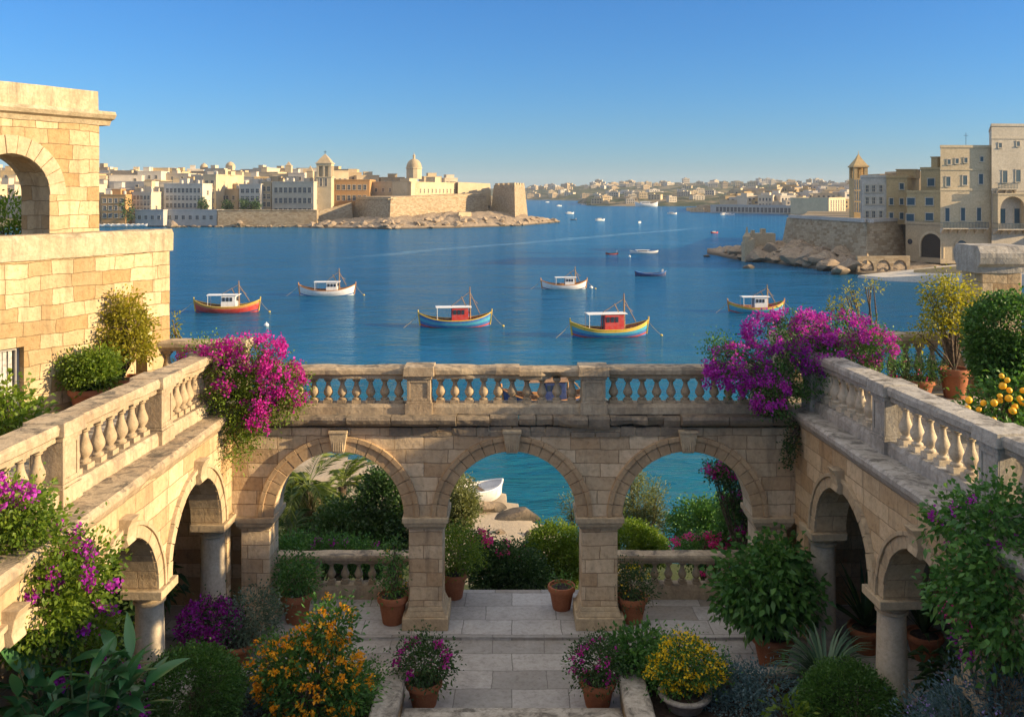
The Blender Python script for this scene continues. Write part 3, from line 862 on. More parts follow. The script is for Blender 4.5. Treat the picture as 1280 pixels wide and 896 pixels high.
mb.build('coping', M['coping'], lt)
mb = MB(BM); mb.box(.02, 11, .62, 8, 7.3, 7.8); mb.build('roof', M['slab'], lt)
mb = MB(BM); mb.box(.02, .6, .62, 8, 2.0, 7.28); mb.build('side_wall', M['tower'], lt)
mb = MB(BM); a, b = uw0, uw0 + 1.0
mb.box(a, b, .28, .31, zw0, zw1); wn_ = mb.build('window', M['glass'], lt)
mb = MB(BM)
for k in range(8):
    q = a + .09 + k * .105
    mb.box(q, q + .10, .235 + .012 * (k % 2), .275, zw0 + .08, zw1 - .08, .012)
mb.build('curtain', M['curtain'], wn_)
mb = MB(BM); mb.box(a, a + .07, .16, .23, zw0, zw1); mb.box(b - .07, b, .16, .23, zw0, zw1); mb.box(a + .07, b - .07, .16, .23, zw1 - .07, zw1); mb.box(a + .07, b - .07, .16, .23, zw0, zw0 + .07)
mb.build('frame', M['h_grey'], wn_)
mb = MB(BM); mb.box(ud0, ud1, .35, .4, 4.62, zd1); mb.build('door', M['shutter'], lt)
# tower
OFF = .5
ut0, _ = on_wall(124, 200, OFF)
ua, zap = on_wall(62, 193, OFF); uc_, zap = on_wall(14, 192, OFF)
ra = uc_ - ua; zsp = zap - ra
mb = MB(BM)
mb.archwall(11, zsp, 10.72, .95, [(uc_, ra)], ut0, 24, OFF)
mb.box(ut0, ua, OFF, OFF + .95, 7.9, zsp); mb.box(uc_ + ra, 11, OFF, OFF + .95, 7.9, zsp)
tw = mb.build('tower_wall', M['tower'], lt)
mb = MB(BM); mb.voussoirs(uc_, zsp, ra + .002, ra + .38, OFF - .02, OFF + .1, 13, .007); mb.build('archivolt', M['trim'], tw, bevel=.01)
mb = MB(BM); mb.sweep([(OFF - .03, 10.68), (OFF + 1.0, 10.68), (OFF + 1.0, 10.98), (OFF - .22, 10.98), (OFF - .26, 10.9), (OFF - .2, 10.82), (OFF - .08, 10.78)], ut0 - .25, 11, .15, .018, 12, .04); mb.build('cornice', M['coping'], tw)
mb = MB(BM); mb.sweep([(OFF + .02, 10.98), (OFF + .9, 10.98), (OFF + .9, 11.42), (OFF + .03, 11.43)], ut0, 11, .2, .012, 13, .03); mb.build('parapet', M['coping'], tw)
print('tower', ut0, ua, uc_, ra, zsp, 'win', uw0, uw1, zw0, zw1, 'door', ud0, ud1, zd1)

# ================================================================ stairs, parapets, beds
mb = MB()
for k in range(9):
    y1 = 16.25 - k * .42
    mb.box(-1.9, 1.9, 7.0, y1, -.06 + (.0 if k == 0 else .16 * k), .1 + .16 * k)
struct(mb.build('garden_stairs', M['railgrey'], bevel=.01))
for s_, lab in ((-1, 'lichen spotted stone parapet on the left of the garden steps'), (1, 'lichen spotted stone parapet on the right of the garden steps')):
    x0, x1 = sorted((s_ * 1.91, s_ * 2.38))
    w_ = thing('stair_parapet', lab, 'parapet', ((x0 + x1) / 2, 16.8, 0))
    mb = MB(); mb.box(x0 + .05, x1 - .05, 8.0, 16.74, -.06, .38); mb.build('wall', M['wingwall'], w_)
    # the coping is swept along Y
    My = Matrix(((0, 1, 0, 0), (-1, 0, 0, 16.8), (0, 0, 1, 0), (0, 0, 0, 1)))
    mb = MB(My); mb.sweep([(x0, .38), (x1, .38), (x1, .5), (x1 - .03, .53), (x0 + .03, .53), (x0, .5)], 0, 8.8, .15, .01, s_ * 3, .02)
    mb.build('coping', M['railgrey'], w_)
def bed_z(y): 
    return .2 + max(0, 15.6 - y) * .36
for s_ in (-1, 1):
    xs = np.linspace(2.4, 5.75, 8) if s_ > 0 else np.linspace(-5.8, -2.4, 8)
    ys = np.linspace(8, 17.05, 24); v, f = [], []
    for x in xs:
        for y in ys: v.append((x, y, bed_z(y) + .04 * noise.noise(Vector((x * 2, y * 2, 1)))))
    for i in range(7):
        for k in range(23): f.append((i * 24 + k, (i + 1) * 24 + k, (i + 1) * 24 + k + 1, i * 24 + k + 1))
    mb = MB(); mb.add(v, f); o = mb.build('planting_bed', M['soil'], smooth=True); struct(o)
    mb = MB(); a_, b_ = sorted((s_ * 2.4, s_ * 5.7)); mb.sweep([(17.05, -.06), (17.3, -.06), (17.3, .28), (17.05, .28)], a_, b_, .2, .012, s_); o = mb.build('bed_kerb', M['railgrey']); struct(o)

# ================================================================ unseen villa block added beside the viewpoint to shade the left arcade
vl = thing('shade_villa_house', 'unseen stone house added at the near end of the right terrace for its shade', 'house', (11.5, 8.0, 4.6))
mb = MB(); rectwall(mb, 9.2, 15.5, -.3, 7.4, 5.5, [], 5.6); mb.build('wall', M['wingwall'], vl)
mb = MB(); mb.box(9.0, 15.7, 5.4, 11.3, 7.4, 7.7); mb.build('cornice', M['trim'], vl, bevel=.02)
for yy in (7.0, 9.6):
    mb = MB(); mb.box(9.12, 9.19, yy - .6, yy - .45, 5.6, 7.4); mb.box(9.12, 9.19, yy + .45, yy + .6, 5.6, 7.4); mb.box(9.1, 9.19, yy - .65, yy + .65, 7.4, 7.58); mb.box(9.06, 9.19, yy - .7, yy + .7, 5.48, 5.6)
    w_ = mb.build('window', M['trim'], vl)
    mb = MB(); mb.box(9.15, 9.19, yy - .45, yy + .45, 5.6, 7.4); mb.build('pane', M['shutter'], w_)
# ================================================================ houses
WIN = {}
def win_proto(w, h, kind):
    """window surround with a dark pane as its sub-part; kept as mesh pairs and shared"""
    key = (round(w, 1), round(h, 1), kind)
    if key not in WIN:
        w, h = key[0], key[1]; f = .16 if kind != 'far' else .22
        mb = MB()
        mb.box(-w / 2 - f, -w / 2, -.10, .03, -h / 2, h / 2); mb.box(w / 2, w / 2 + f, -.10, .03, -h / 2, h / 2)
        mb.box(-w / 2 - f, w / 2 + f, -.14, .03, h / 2, h / 2 + f); mb.box(-w / 2 - f * 1.3, w / 2 + f * 1.3, -.2, .03, -h / 2 - f, -h / 2)
        mb.box(-w / 2, w / 2, -.04, -.006, -.04, .04); mb.box(-.04, .04, -.045, -.006, -h / 2, h / 2)
        a = mb.build('window', M['h_white'] if kind == 'pale' else M['h_pale'])
        mb = MB(); mb.box(-w / 2, w / 2, -.03, .02, -h / 2, h / 2)
        if kind == 'shut':
            mb.mi = 1
            for s_ in (-1, 1): mb.box(min(0, s_ * w / 2), max(0, s_ * w / 2), -.07, -.035, -h / 2, h * .5)
        b = mb.build('pane', [M['glass'], M['shutter']])
        me = (a.data, b.data)
        bpy.data.objects.remove(a); bpy.data.objects.remove(b)
        WIN[key] = me
    return WIN[key]
class House:
    def __init__(s, name, label, pxa, Da, pxb, Db, ytop, zb, depth, mat, group=None, cat='house', zt=None, shear=0.0):
        s.sh = shear
        xa, xb = gx(pxa, Da), gx(pxb, Db)
        s.o = Vector(((xa + xb) / 2, (Da + Db) / 2)); dv = Vector((xb - xa, Db - Da)); s.w = dv.length
        s.u = dv.normalized(); s.rz = math.atan2(dv.y, dv.x); s.dep = depth
        s.zb = zb; s.zt = zt if zt is not None else ztop(ytop, (Da + Db) / 2)
        s.t = thing(name, label, cat, (s.o.x, s.o.y, zb), s.rz, group)
        s.mat = mat; h = s.zt - zb; s.h = h
        mb = MB(); mb.box(-s.w / 2, s.w / 2, 0, depth, 0, h - .5); s.add(mb, 'wall', mat)
        mb = MB(); w2 = s.w / 2; p = .3
        mb.box(-w2 - .12, w2 + .12, -.14, .3, h - .5, h); mb.box(-w2 - .12, w2 + .12, depth - .3, depth + .12, h - .5, h)
        mb.box(-w2 - .12, -w2 + .3, .3, depth - .3, h - .5, h); mb.box(w2 - .3, w2 + .12, .3, depth - .3, h - .5, h)
        s.add(mb, 'parapet', mat)
    def add(s, mb, name, mat, parent=None, **k):
        if s.sh: mb.v = [(p[0] + s.sh * max(0.0, p[1]), p[1], p[2]) for p in mb.v]
        o = mb.build(name, mat, None, **k); o.parent = parent or s.t
        return o
    def loc(s, px, py):
        dx = (px - CX) / F
        k = (s.o.x * s.u.y - s.o.y * s.u.x) / (dx * s.u.y - s.u.x)
        P = Vector((k * dx, k)); return (P - s.o).dot(s.u), ZC - (py - H0) * k / F - s.zb, k
    def win(s, x, z, w, h, kind='far', side=None, y=0):
        a, b = win_proto(w, h, kind)
        o = bpy.data.objects.new('window', a); COL.objects.link(o); o.parent = s.t
        if side is None: o.location = (x, y, z)
        elif side > 0: o.location = (s.w / 2, x, z); o.rotation_euler = (0, 0, rad(90))
        else: o.location = (-s.w / 2, x, z); o.rotation_euler = (0, 0, rad(-90))
        c = bpy.data.objects.new('pane', b); COL.objects.link(c); c.parent = o
        return o
    def pwin(s, px, py, wp, hp, kind='shut'):
        x, z, k = s.loc(px, py); return s.win(x, z, wp * k / F / max(.5, abs(s.u.x)), hp * k / F, kind)
    def grid(s, rows, cols, w, h, kind='far', m=.06, z0=.18, z1=.86, side=None, skip=0.0):
        for r in range(rows):
            z = s.h * (z0 + (z1 - z0) * (r + .5) / rows)
            for c in range(cols):
                if random.random() < skip: continue
                if side is None: s.win((-.5 + m + (1 - 2 * m) * (c + .5) / cols) * s.w, z, w, h, kind)
                else: s.win((m + (1 - 2 * m) * (c + .5) / cols) * s.dep, z, w, h, kind, side)
    def band(s, z, t=.25):
        mb = MB(); mb.box(-s.w / 2 - .1, s.w / 2 + .1, -.12, -.001, z, z + t); s.add(mb, 'string_course', s.mat)
    def hut(s, x0, x1, y0, y1, h):
        mb = MB(); mb.box(x0, x1, y0, y1, s.h - .5, s.h + h); mb.box(x0 - .12, x1 + .12, y0 - .12, y1 + .12, s.h + h, s.h + h + .2); s.add(mb, 'roof_hut', s.mat)

# ---------------- far waterfront on the left
W_ = [
 ('orange corner house at the left end of the far waterfront', 126, 402, 157, 404, 243, 14, 'orange', 3, 4, 1.3, 1.7),
 ('narrow pale house with three rows of windows right of the orange corner house', 165, 408, 189, 408, 240, 14, 'pale', 4, 5, 1.1, 1.6),
 ('low grey quay building standing before the narrow pale house', 169, 402, 204, 402, 262, 6, 'grey', 1, 4, 1.4, 1.6),
 ('broad whitish palace with four rows of dark windows on the far waterfront', 205, 413, 253, 413, 229.5, 16, 'white', 4, 9, 1.2, 1.9),
 ('long low quay building below the broad whitish palace', 205, 402, 271, 402, 262, 6, 'grey', 1, 7, 1.5, 1.7),
 ('tall slim cream house with blank sunlit side right of the whitish palace', 254, 420, 270, 420, 218, 26, 'cream', 4, 2, 1.3, 2.0),
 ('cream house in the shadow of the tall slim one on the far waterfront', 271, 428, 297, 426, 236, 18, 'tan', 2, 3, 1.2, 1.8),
 ('grey white house with wide balconies in the middle of the far waterfront', 299, 416, 326, 416, 230, 14, 'white', 4, 4, 1.5, 1.8),
 ('narrow house squeezed left of the large regular palace', 327, 417, 339, 417, 227, 14, 'tan', 4, 2, 1.4, 2.0),
 ('large regular palace with three tall rows of windows left of the church tower', 340, 413, 392, 413, 227, 15, 'pale', 3, 8, 1.4, 2.3),
]
for lab, pa, da, pb, db, yt, dep, mt, r, c, ww, wh in W_:
    tq = (pb - pa) * da / F * .11
    h = House('waterfront_house', lab, pa, da + tq, pb, db - tq, yt, -5.6, dep, M['h_' + mt])
    h.grid(r, c, ww, wh, m=.04, z0=.1 if r == 1 else .2, z1=.92, kind='pale' if mt in ('white', 'grey') else 'far')
    if h.h > 10:
        h.band(h.h * .2); h.band(h.h * .66)
        h.grid(2, 2, ww, wh, side=1, z0=.4, z1=.9, skip=.5)
        h.hut(-h.w * .3, -h.w * .3 + 4, dep * .4, dep * .4 + 5, 2.2)
        h.hut(h.w * .1, h.w * .1 + 3, dep * .5, dep * .5 + 4, 1.5)
        for q in range(2):
            mb = MB(); xa = random.uniform(-.4, .4) * h.w; mb.lathe([(.6, h.h - .5), (.6, h.h + 1.3), (.1, h.h + 1.6)], 10, (xa, 2.5, 0)); h.add(mb, 'water_tank', M['h_white'])
        mb = MB(); xa = random.uniform(-.4, .4) * h.w; mb.tube([(xa, 3, h.h - .5), (xa, 3, h.h + 3.2)], .07); mb.box(xa - .8, xa + .8, 2.96, 3.04, h.h + 2.7, h.h + 2.8); h.add(mb, 'aerial', M['iron'])
qw = thing('quay_wall', 'long brown retaining wall along the quay below the large palace', 'wall', (gx(332, 398), 398, -6))
mb = MB(); mb.box(gx(272, 398), gx(396, 398), 398, 401.5, -6.5, ztop(263.5, 398)); mb.box(gx(272, 398), gx(396, 398), 397.8, 401.7, ztop(263.5, 398), ztop(262.5, 398)); mb.build('wall', M['seawall'], qw)
# houses stacked up the hill behind
lab_up = 'small sunlit stone house stacked on the hill behind the far waterfront'
pal = ['h_cream', 'h_pale', 'h_tan', 'h_cream', 'h_white', 'h_ochre']
for row, (t0, n, yl, yh) in enumerate(((.10, 22, 225, 237), (.28, 26, 218, 229), (.5, 28, 213, 221), (.75, 34, 209, 216))):
    for k in range(-8, n):
        px = -30 + (425 + 30) * (k + random.uniform(.1, .9)) / n
        if row == 0 and px > 396: continue
        X, Y, z = WEST.p(px, t0 + random.uniform(-.06, .06))
        w = random.uniform(9, 17)
        yt = random.uniform(yl, yh) + (8 if px > 360 and row < 2 else 0)
        h = House('town_house', lab_up, px - w * 575 / Y, Y, px + w * 575 / Y, Y + random.uniform(-4, 4), yt, min(z - 2, ztop(yt, Y) - 4), random.uniform(9, 16), M[random.choice(pal)], 'houses stacked behind the far waterfront')
        rows = 2 if row < 2 else 1
        if row < 3: h.grid(rows, random.choice((2, 3)), 1.3, 1.9, z0=.55, z1=.95, skip=.25)
        if random.random() < .6: h.hut(-w * .3, -w * .3 + 3.5, 2, 6, random.uniform(1.5, 3))
# a few landmarks on the skyline
def spire(name, label, px, D, yb, yt, r, mat, dome=False):
    t = thing(name, label, 'church' if dome else 'tower', (gx(px, D), D, ztop(yb, D)))
    x = gx(px, D); z0, z1 = ztop(yb, D), ztop(yt, D); h = z1 - z0
    mb = MB()
    if dome:
        mb.lathe([(r, 0), (r, h * .38), (r * 1.08, h * .39), (r * 1.08, h * .43)], 12, (x, D, z0)); mb.build('drum', M[mat], t)
        mb = MB(); mb.lathe([(r * math.cos(a), h * .43 + r * 1.15 * math.sin(a)) for a in np.linspace(0, 1.45, 9)] + [(.01, h * .43 + r * 1.16)], 20, (x, D, z0)); mb.build('dome', M['h_tan'], t, smooth=True)
        mb = MB(); zt_ = z0 + h * .43 + r * 1.1
        mb.lathe([(r * .16, 0), (r * .16, h * .12), (r * .2, h * .13), (.02, h * .2)], 8, (x, D, zt_)); mb.tube([(x, D, zt_ + h * .18), (x, D, z1)], .12); mb.build('lantern', M[mat], t)
    else:
        mb.box(x - r, x + r, D - r, D + r, z0, z0 + h * .6); mb.box(x - r * 1.1, x + r * 1.1, D - r * 1.1, D + r * 1.1, z0 + h * .6, z0 + h * .64); mb.build('shaft', M[mat], t)
        mb = MB(); mb.lathe([(r * 1.2, z0 + h * .64), (.05, z1)], 4, (x, D, 0), ang0=rad(45)); mb.build('spire', M['h_tan'], t)
    return t
spire('church_dome', 'tiny dome on the skyline above the whitish palace', 255, 640, 212, 207, 2.6, 'h_tan', True)
spire('church_dome', 'pale shallow dome on the skyline above the middle of the waterfront', 288, 680, 211, 207.5, 3.6, 'h_white', True)
spire('bell_turret', 'slender turret on the skyline left of the church tower', 361, 600, 216, 202, 2.0, 'h_cream')
spire('bell_turret', 'thin turret on the skyline close to the left tower wall', 169.5, 660, 216, 210, 1.7, 'h_cream')
spire('bell_turret', 'small turret on the church front beside the tall church tower', 388, 480, 226, 207, 1.6, 'h_cream')
# church tower
ct = thing('church_tower', 'tall square church tower with pyramid roof above the far waterfront', 'church tower', (gx(406, 418), 418, 0))
x, D = gx(406.5, 418), 418; r = 3.35; ang = .0
mb = MB(); mb.box(x - r, x + r, D - r, D + r, -4, ztop(222, D)); mb.box(x - r - .3, x + r + .3, D - r - .3, D + r + .3, ztop(222, D), ztop(221, D)); mb.build('shaft', M['h_cream'], ct)
mb = MB(); z0, z1 = ztop(221, D), ztop(205, D)
for sx in (-1, 1):
    for sy in (-1, 1): mb.box(x + sx * r * .98 - (1.0 if sx > 0 else 0), x + sx * r * .98 + (1.0 if sx < 0 else 0), D + sy * r * .98 - (1.0 if sy > 0 else 0), D + sy * r * .98 + (1.0 if sy < 0 else 0), z0, z1 - 1)
for a, b in ((-.45, .45),): 
    mb.box(x + a, x + b, D - r * .98, D - r * .98 + .9, z0, z1 - 1); mb.box(x + r * .98 - .9, x + r * .98, D + a, D + b, z0, z1 - 1)
    mb.box(x + a, x + b, D + r * .98 - .9, D + r * .98, z0, z1 - 1); mb.box(x - r * .98, x - r * .98 + .9, D + a, D + b, z0, z1 - 1)
mb.box(x - r, x + r, D - r, D + r, z1 - 1, z1); mb.box(x - r - .4, x + r + .4, D - r - .4, D + r + .4, z1, z1 + .4); mb.box(x - r * .6, x + r * .6, D - r * .6, D + r * .6, z0, z1 - 1)
mb.build('belfry', M['h_cream'], ct)
mb = MB(); mb.lathe([(r * 1.42, z1 + .4), (r * .9, z1 + 2.2), (.12, ztop(192.5, D))], 4, (x, D, 0), ang0=rad(45)); mb.build('roof', M['h_tan'], ct)
mb = MB(); mb.tube([(x, D, ztop(193, D)), (x, D, ztop(188.5, D))], .15); mb.box(x - .7, x + .7, D - .1, D + .1, ztop(190.5, D), ztop(190, D)); mb.build('cross', M['iron'], ct)
for yy in (228,): 
    for dx in (-1.1, 1.1):
        a, b = win_proto(1.0, 3.6, 'far'); o = bpy.data.objects.new('window', a); COL.objects.link(o); o.parent = ct; o.location = (dx, -r, ztop(yy, D)); c = bpy.data.objects.new('pane', b); COL.objects.link(c); c.parent = o
h = House('church_nave', 'cream church nave behind the tall church tower', 414, 446, 436, 450, 213.5, 0, 30, M['h_cream'], cat='church'); h.grid(1, 3, 1.2, 3, z0=.5, z1=.95)
h = House('orange_house', 'deep orange house between the church tower and the fort', 417, 428, 462, 428, 224.5, -2, 18, M['h_orange']); h.grid(2, 6, 1.3, 2.2, z0=.35, z1=.93)
# fort
FT = [(gx(440, 425), 425), (gx(487, 392), 392), (gx(612, 452), 452), (gx(600, 480), 480), (gx(450, 470), 470)]
ft = thing('fort', 'large battered stone sea fort on the rocky point', 'fort', (gx(520, 430), 430, 0))
mb = MB(); mb.prism(FT, [-3.5, -4, -2, -1, -1], [7.0, 7.0, 8.6, 8.6, 7.6], 2.0); mb.build('bastion', M['seawall'], ft)
def offset_top(poly, i, inset=2.0): return poly[i]
mb = MB()
FTi = FT
for i, (za, zb) in ((0, (5.9, 5.9)), (1, (5.9, 7.3))):
    a, b = Vector(FT[i]), Vector(FT[i + 1]); e = (b - a).normalized(); nn = Vector((e.y, -e.x))
    L = (b - a).length; ins = -1.55
    a2, b2 = a + nn * ins + e * .8, b + nn * ins - e * .8
    mb.add([(a2.x, a2.y, za), (b2.x, b2.y, zb), (b2.x, b2.y, zb + .35), (a2.x, a2.y, za + .35)] + [((a2 - nn * .6).x, (a2 - nn * .6).y, za), ((b2 - nn * .6).x, (b2 - nn * .6).y, zb), ((b2 - nn * .6).x, (b2 - nn * .6).y, zb + .35), ((a2 - nn * .6).x, (a2 - nn * .6).y, za + .35)],
           [(0, 1, 2, 3), (3, 2, 6, 7), (1, 0, 4, 5), (5, 4, 7, 6)])
mb.build('cordon', M['h_tan'], ft)
TB = [(gx(613, 470), 470), (gx(644, 428), 428), (gx(660, 462), 462), (gx(640, 500), 500)]
mb = MB(); mb.prism(TB, -4, ztop(231, 440), 1.7); mb.build('corner_tower', M['seawall'], ft)
mb = MB()
cx_ = sum(p[0] for p in TB) / 4; cy_ = sum(p[1] for p in TB) / 4
TB2 = [(cx_ + (p[0] - cx_) * .80, cy_ + (p[1] - cy_) * .80) for p in TB]
zc = ztop(231, 440)
for i in range(4):
    a, b = Vector(TB2[i]), Vector(TB2[(i + 1) % 4]); e = (b - a).normalized(); L = (b - a).length; n_ = 4
    for k in range(n_):
        c0 = a + e * (L * (k + .08) / n_); c1 = a + e * (L * (k + .72) / n_); q = Vector((-e.y, e.x)) * 1.1
        mb.prism([(c0.x, c0.y), (c1.x, c1.y), ((c1 + q).x, (c1 + q).y), ((c0 + q).x, (c0 + q).y)], zc - .6, zc + .9)
mb.build('battlements', M['h_tan'], ft)
mb = MB(); mb.prism([(gx(572, 468), 468), (gx(614, 482), 482), (gx(612, 500), 500), (gx(560, 500), 500)], 2, [ztop(228, 468), ztop(229.5, 482), ztop(229.5, 500), ztop(227, 500)], .5); mb.build('curtain_wall', M['h_cream'], ft)
mb = MB(); mb.prism([(gx(392, 404), 404), (gx(442, 412), 412), (gx(442, 440), 440), (gx(392, 430), 430)], -6, [ztop(265, 404), ztop(253, 412), ztop(254, 440), ztop(262, 430)], 1.0); mb.build('ramp_wall', M['seawall'], ft)
mb = MB(); mb.prism([(gx(573, 408), 408), (gx(590, 414), 414), (gx(588, 420), 420), (gx(571, 416), 416)], -4, ztop(265.5, 412), .3); mb.build('gun_platform', M['h_tan'], ft)
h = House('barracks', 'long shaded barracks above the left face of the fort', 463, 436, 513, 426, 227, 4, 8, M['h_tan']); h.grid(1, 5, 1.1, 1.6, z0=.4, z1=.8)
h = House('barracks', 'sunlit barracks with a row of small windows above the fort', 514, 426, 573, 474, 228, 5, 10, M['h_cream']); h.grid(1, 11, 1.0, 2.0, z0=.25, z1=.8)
h.hut(-22, -14, 3, 8, 1.5); h.hut(5, 11, 3, 8, 2.5)
for lab, pa, pb, yt, D, mt in (('small flat roofed house left of the fort dome', 446, 474, 219, 470, 'cream'), ('low tan house just left of the fort dome', 476, 506, 221.5, 472, 'tan'), ('pale flat roofed house just right of the fort dome', 530, 552, 220.5, 476, 'cream'), ('low pale house at the right end of the fort roofs', 556, 572, 222.5, 490, 'pale'), ('tan house with stepped roof behind the orange house', 430, 452, 215.5, 480, 'tan')):
    h = House('fort_house', lab, pa, D, pb, D + 3, yt, 4, 12, M['h_' + mt]); h.hut(-2, 2.5, 2, 6, 1.6); h.grid(1, 3, 1.1, 1.6, z0=.6, z1=.95)
spire('fort_dome', 'golden church dome with lantern rising behind the fort', 517.5, 470, 224, 190.5, 3.9, 'h_cream', True)
# ---------------- rocks
ROCK = Polar([(372, 391, 12, -4.8), (430, 382, 30, -2.5), (487, 374, 22, -1.2), (560, 384, 40, -.2), (612, 398, 36, .2), (650, 412, 30, -1.5), (680, 438, 18, -3.5), (700, 462, 8, -5.6)], .8, 4.4, .7)
ROCK.mesh('rocky_point', M['boulder'], 3, 14)
def rock_mesh(seed, flat=.6):
    bm = bmesh.new(); bmesh.ops.create_icosphere(bm, subdivisions=3, radius=1)
    for v in bm.verts:
        p = v.co.copy()
        d = 1 + .35 * noise.noise(p * .9 + Vector((seed, 0, 0))) + .16 * noise.noise(p * 2.3 + Vector((0, seed, 0))) 
        q = p * d
        for k in range(11):                    # chop a few flat faces
            nrm = Vector((math.sin(seed * 3 + k * 2.1), math.cos(seed * 2 + k * 1.3), math.sin(seed + k) * .8)).normalized()
            e = q.dot(nrm) - (.62 + .12 * math.sin(k * 2.7 + seed))
            if e > 0: q -= nrm * e * .92
        v.co = Vector((q.x, q.y, q.z * flat))
    me = bpy.data.meshes.new('boulder'); bm.to_mesh(me); bm.free()
    me.materials.append(M['boulder']); me.polygons.foreach_set('use_smooth', np.ones(len(me.polygons), dtype=bool))
    try: me.set_sharp_from_angle(angle=rad(18))
    except Exception: pass
    return me
RK = [rock_mesh(i * 1.7, random.uniform(.5, .75)) for i in range(6)]
def rock(x, y, z, s, label, group, sx=1.0, mesh=None):
    o = bpy.data.objects.new('boulder', mesh or random.choice(RK)); COL.objects.link(o)
    o.location = (x, y, z); o.scale = (s * sx, s, s); o.rotation_euler = (random.uniform(-.2, .2), random.uniform(-.2, .2), random.uniform(0, 6.28))
    return tag(o, label, 'rock', group)
for k in range(85):
    px = random.uniform(385, 697); D, W, zt = ROCK._col(px)
    t_ = random.uniform(-.03, .5) if px < 660 else random.uniform(-.05, .9)
    X, Y, z = ROCK.p(px, max(.01, t_))
    s_ = random.uniform(.9, 2.4) * (1 if px < 650 else .8)
    rock(X, Y, z + .1 * s_, s_, 'pale boulder heaped along the shore below the sea fort', 'boulders below the sea fort', random.uniform(1, 1.5))
for k in range(34):
    px = random.uniform(205, 384); Y = random.uniform(392, 397)
    s_ = random.uniform(.6, 1.5); rock(gx(px, Y), Y, WZ + .2, s_, 'small boulder along the quay of the far waterfront', 'boulders along the far quay', random.uniform(1, 1.6))
rock(gx(216, 394), 394, -5.2, 3.4, 'long tan rock mound left on the far quay', None, 2.3)
rock(gx(300, 396), 396, -4.4, 2.6, 'pale upright rock before the brown quay wall', None, .9)
# trees among the waterfront houses: far off, still single crowns (filled later by the foliage code)
TOWN_TREES = [(158, 400, 277, 248, 11), (253, 408, 261, 249, 8), (283, 412, 262, 252, 9), (305, 410, 263, 251, 12), (318, 409, 263, 252, 9)]

# ---------------- far hill houses
lab_h = 'tiny pale house scattered over the far hillside across the bay'
hm = []
def hill_house(P, px, t_, lab, grp, wmin, wmax, hmin, hmax, mats):
    X, Y, z = P.p(px, t_)
    w = random.uniform(wmin, wmax); h = random.uniform(hmin, hmax); d = random.uniform(wmin, wmax) * .7
    key = random.randrange(10)
    o = bpy.data.objects.new('hillside_house', HM[random.choice(mats)][key % 5]); COL.objects.link(o)
    o.location = (X, Y, z - 1.5); o.scale = (w, d, h + 1.5); o.rotation_euler = (0, 0, random.uniform(-.6, .6))
    tag(o, lab, 'house', grp)
HM = {}
for mt in ('h_cream', 'h_pale', 'h_white', 'h_tan', 'h_ochre'):
    HM[mt] = []
    for k in range(5):
        mb = MB(); mb.box(-.5, .5, -.5, .5, 0, .8)
        mb.box(-.52, .52, -.52, .52, .8, .86)
        mb.box(-.4 + .1 * k, -.05 + .1 * k, -.3, .3, .86, 1.0)
        if k % 2: mb.box(.5, .9, -.4, .4, 0, .55)
        mb.mi = 1
        for r in range(2):
            for c in range(4): mb.box(-.4 + c * .22, -.3 + c * .22, -.508, -.495, .25 + r * .3, .4 + r * .3)
        o = mb.build('hillside_house', [M[mt], M['glass']]); HM[mt].append(o.data); bpy.data.objects.remove(o)
for k in range(250):
    px = random.uniform(655, 1300); t_ = random.choice((random.uniform(.02, .2), random.uniform(.2, .98), random.uniform(.6, 1.0)))
    hill_house(FAR, px, t_, lab_h, 'houses on the far hillside', 8, 20, 6, 12, ['h_cream', 'h_pale', 'h_white', 'h_tan'])
for k in range(20):
    hill_house(MID, random.uniform(740, 900), random.uniform(.05, .8), 'small pale house on the green headland across the bay', 'houses on the green headland', 8, 16, 5, 9, ['h_cream', 'h_pale', 'h_tan'])
for k in range(70):
    px = random.uniform(915, 1075); t_ = random.uniform(.12, 1.0)
    hill_house(EAST, px, t_, 'pale flat roofed house massed above the eastern quay', 'houses above the eastern quay', 9, 20, 7, 12, ['h_cream', 'h_pale', 'h_white', 'h_tan', 'h_ochre'])
h = House('harbour_warehouse', 'long low grey warehouse along the eastern quay', 888, 670, 1008, 610, 256.5, -6, 20, M['h_grey']); h.grid(1, 22, 2.2, 3.2, z0=.1, z1=.8)
h = House('harbour_palace', 'broad cream block with rows of windows right on the eastern quay', 1012, 585, 1036, 580, 249, -5, 24, M['h_pale']); h.grid(3, 6, 1.6, 2.2)
h = House('harbour_palace', 'sunlit ochre block beside the bastion on the eastern quay', 1036, 570, 1057, 600, 247, -5, 24, M['h_cream']); h.grid(3, 6, 1.6, 2.2)
h = House('harbour_tower_house', 'tall sunlit block standing alone above the grey warehouse', 926, 690, 940, 715, 250, -5, 16, M['h_cream']); h.grid(2, 3, 1.5, 2)
h = House('harbour_tower_house', 'wide sunlit block with ragged top above the grey warehouse', 968, 690, 990, 715, 249, -5, 16, M['h_cream']); h.grid(2, 5, 1.5, 2); h.hut(-4, 2, 2, 8, 3)
hf = thing('harbour_fort', 'low sunlit stone pier fort at the tip of the eastern quay', 'fort', (gx(878, 700), 700, -6))
mb = MB(); mb.prism([(gx(862, 700), 700), (gx(880, 690), 690), (gx(900, 712), 712), (gx(884, 726), 726)], -6.5, ztop(260.5, 700), 1.2); mb.build('base', M['seawall'], hf)
mb = MB(); mb.prism([(gx(870, 704), 704), (gx(880, 698), 698), (gx(893, 712), 712), (gx(884, 720), 720)], ztop(260.5, 700) - .5, ztop(257, 705), .5); mb.build('keep', M['seawall'], hf)

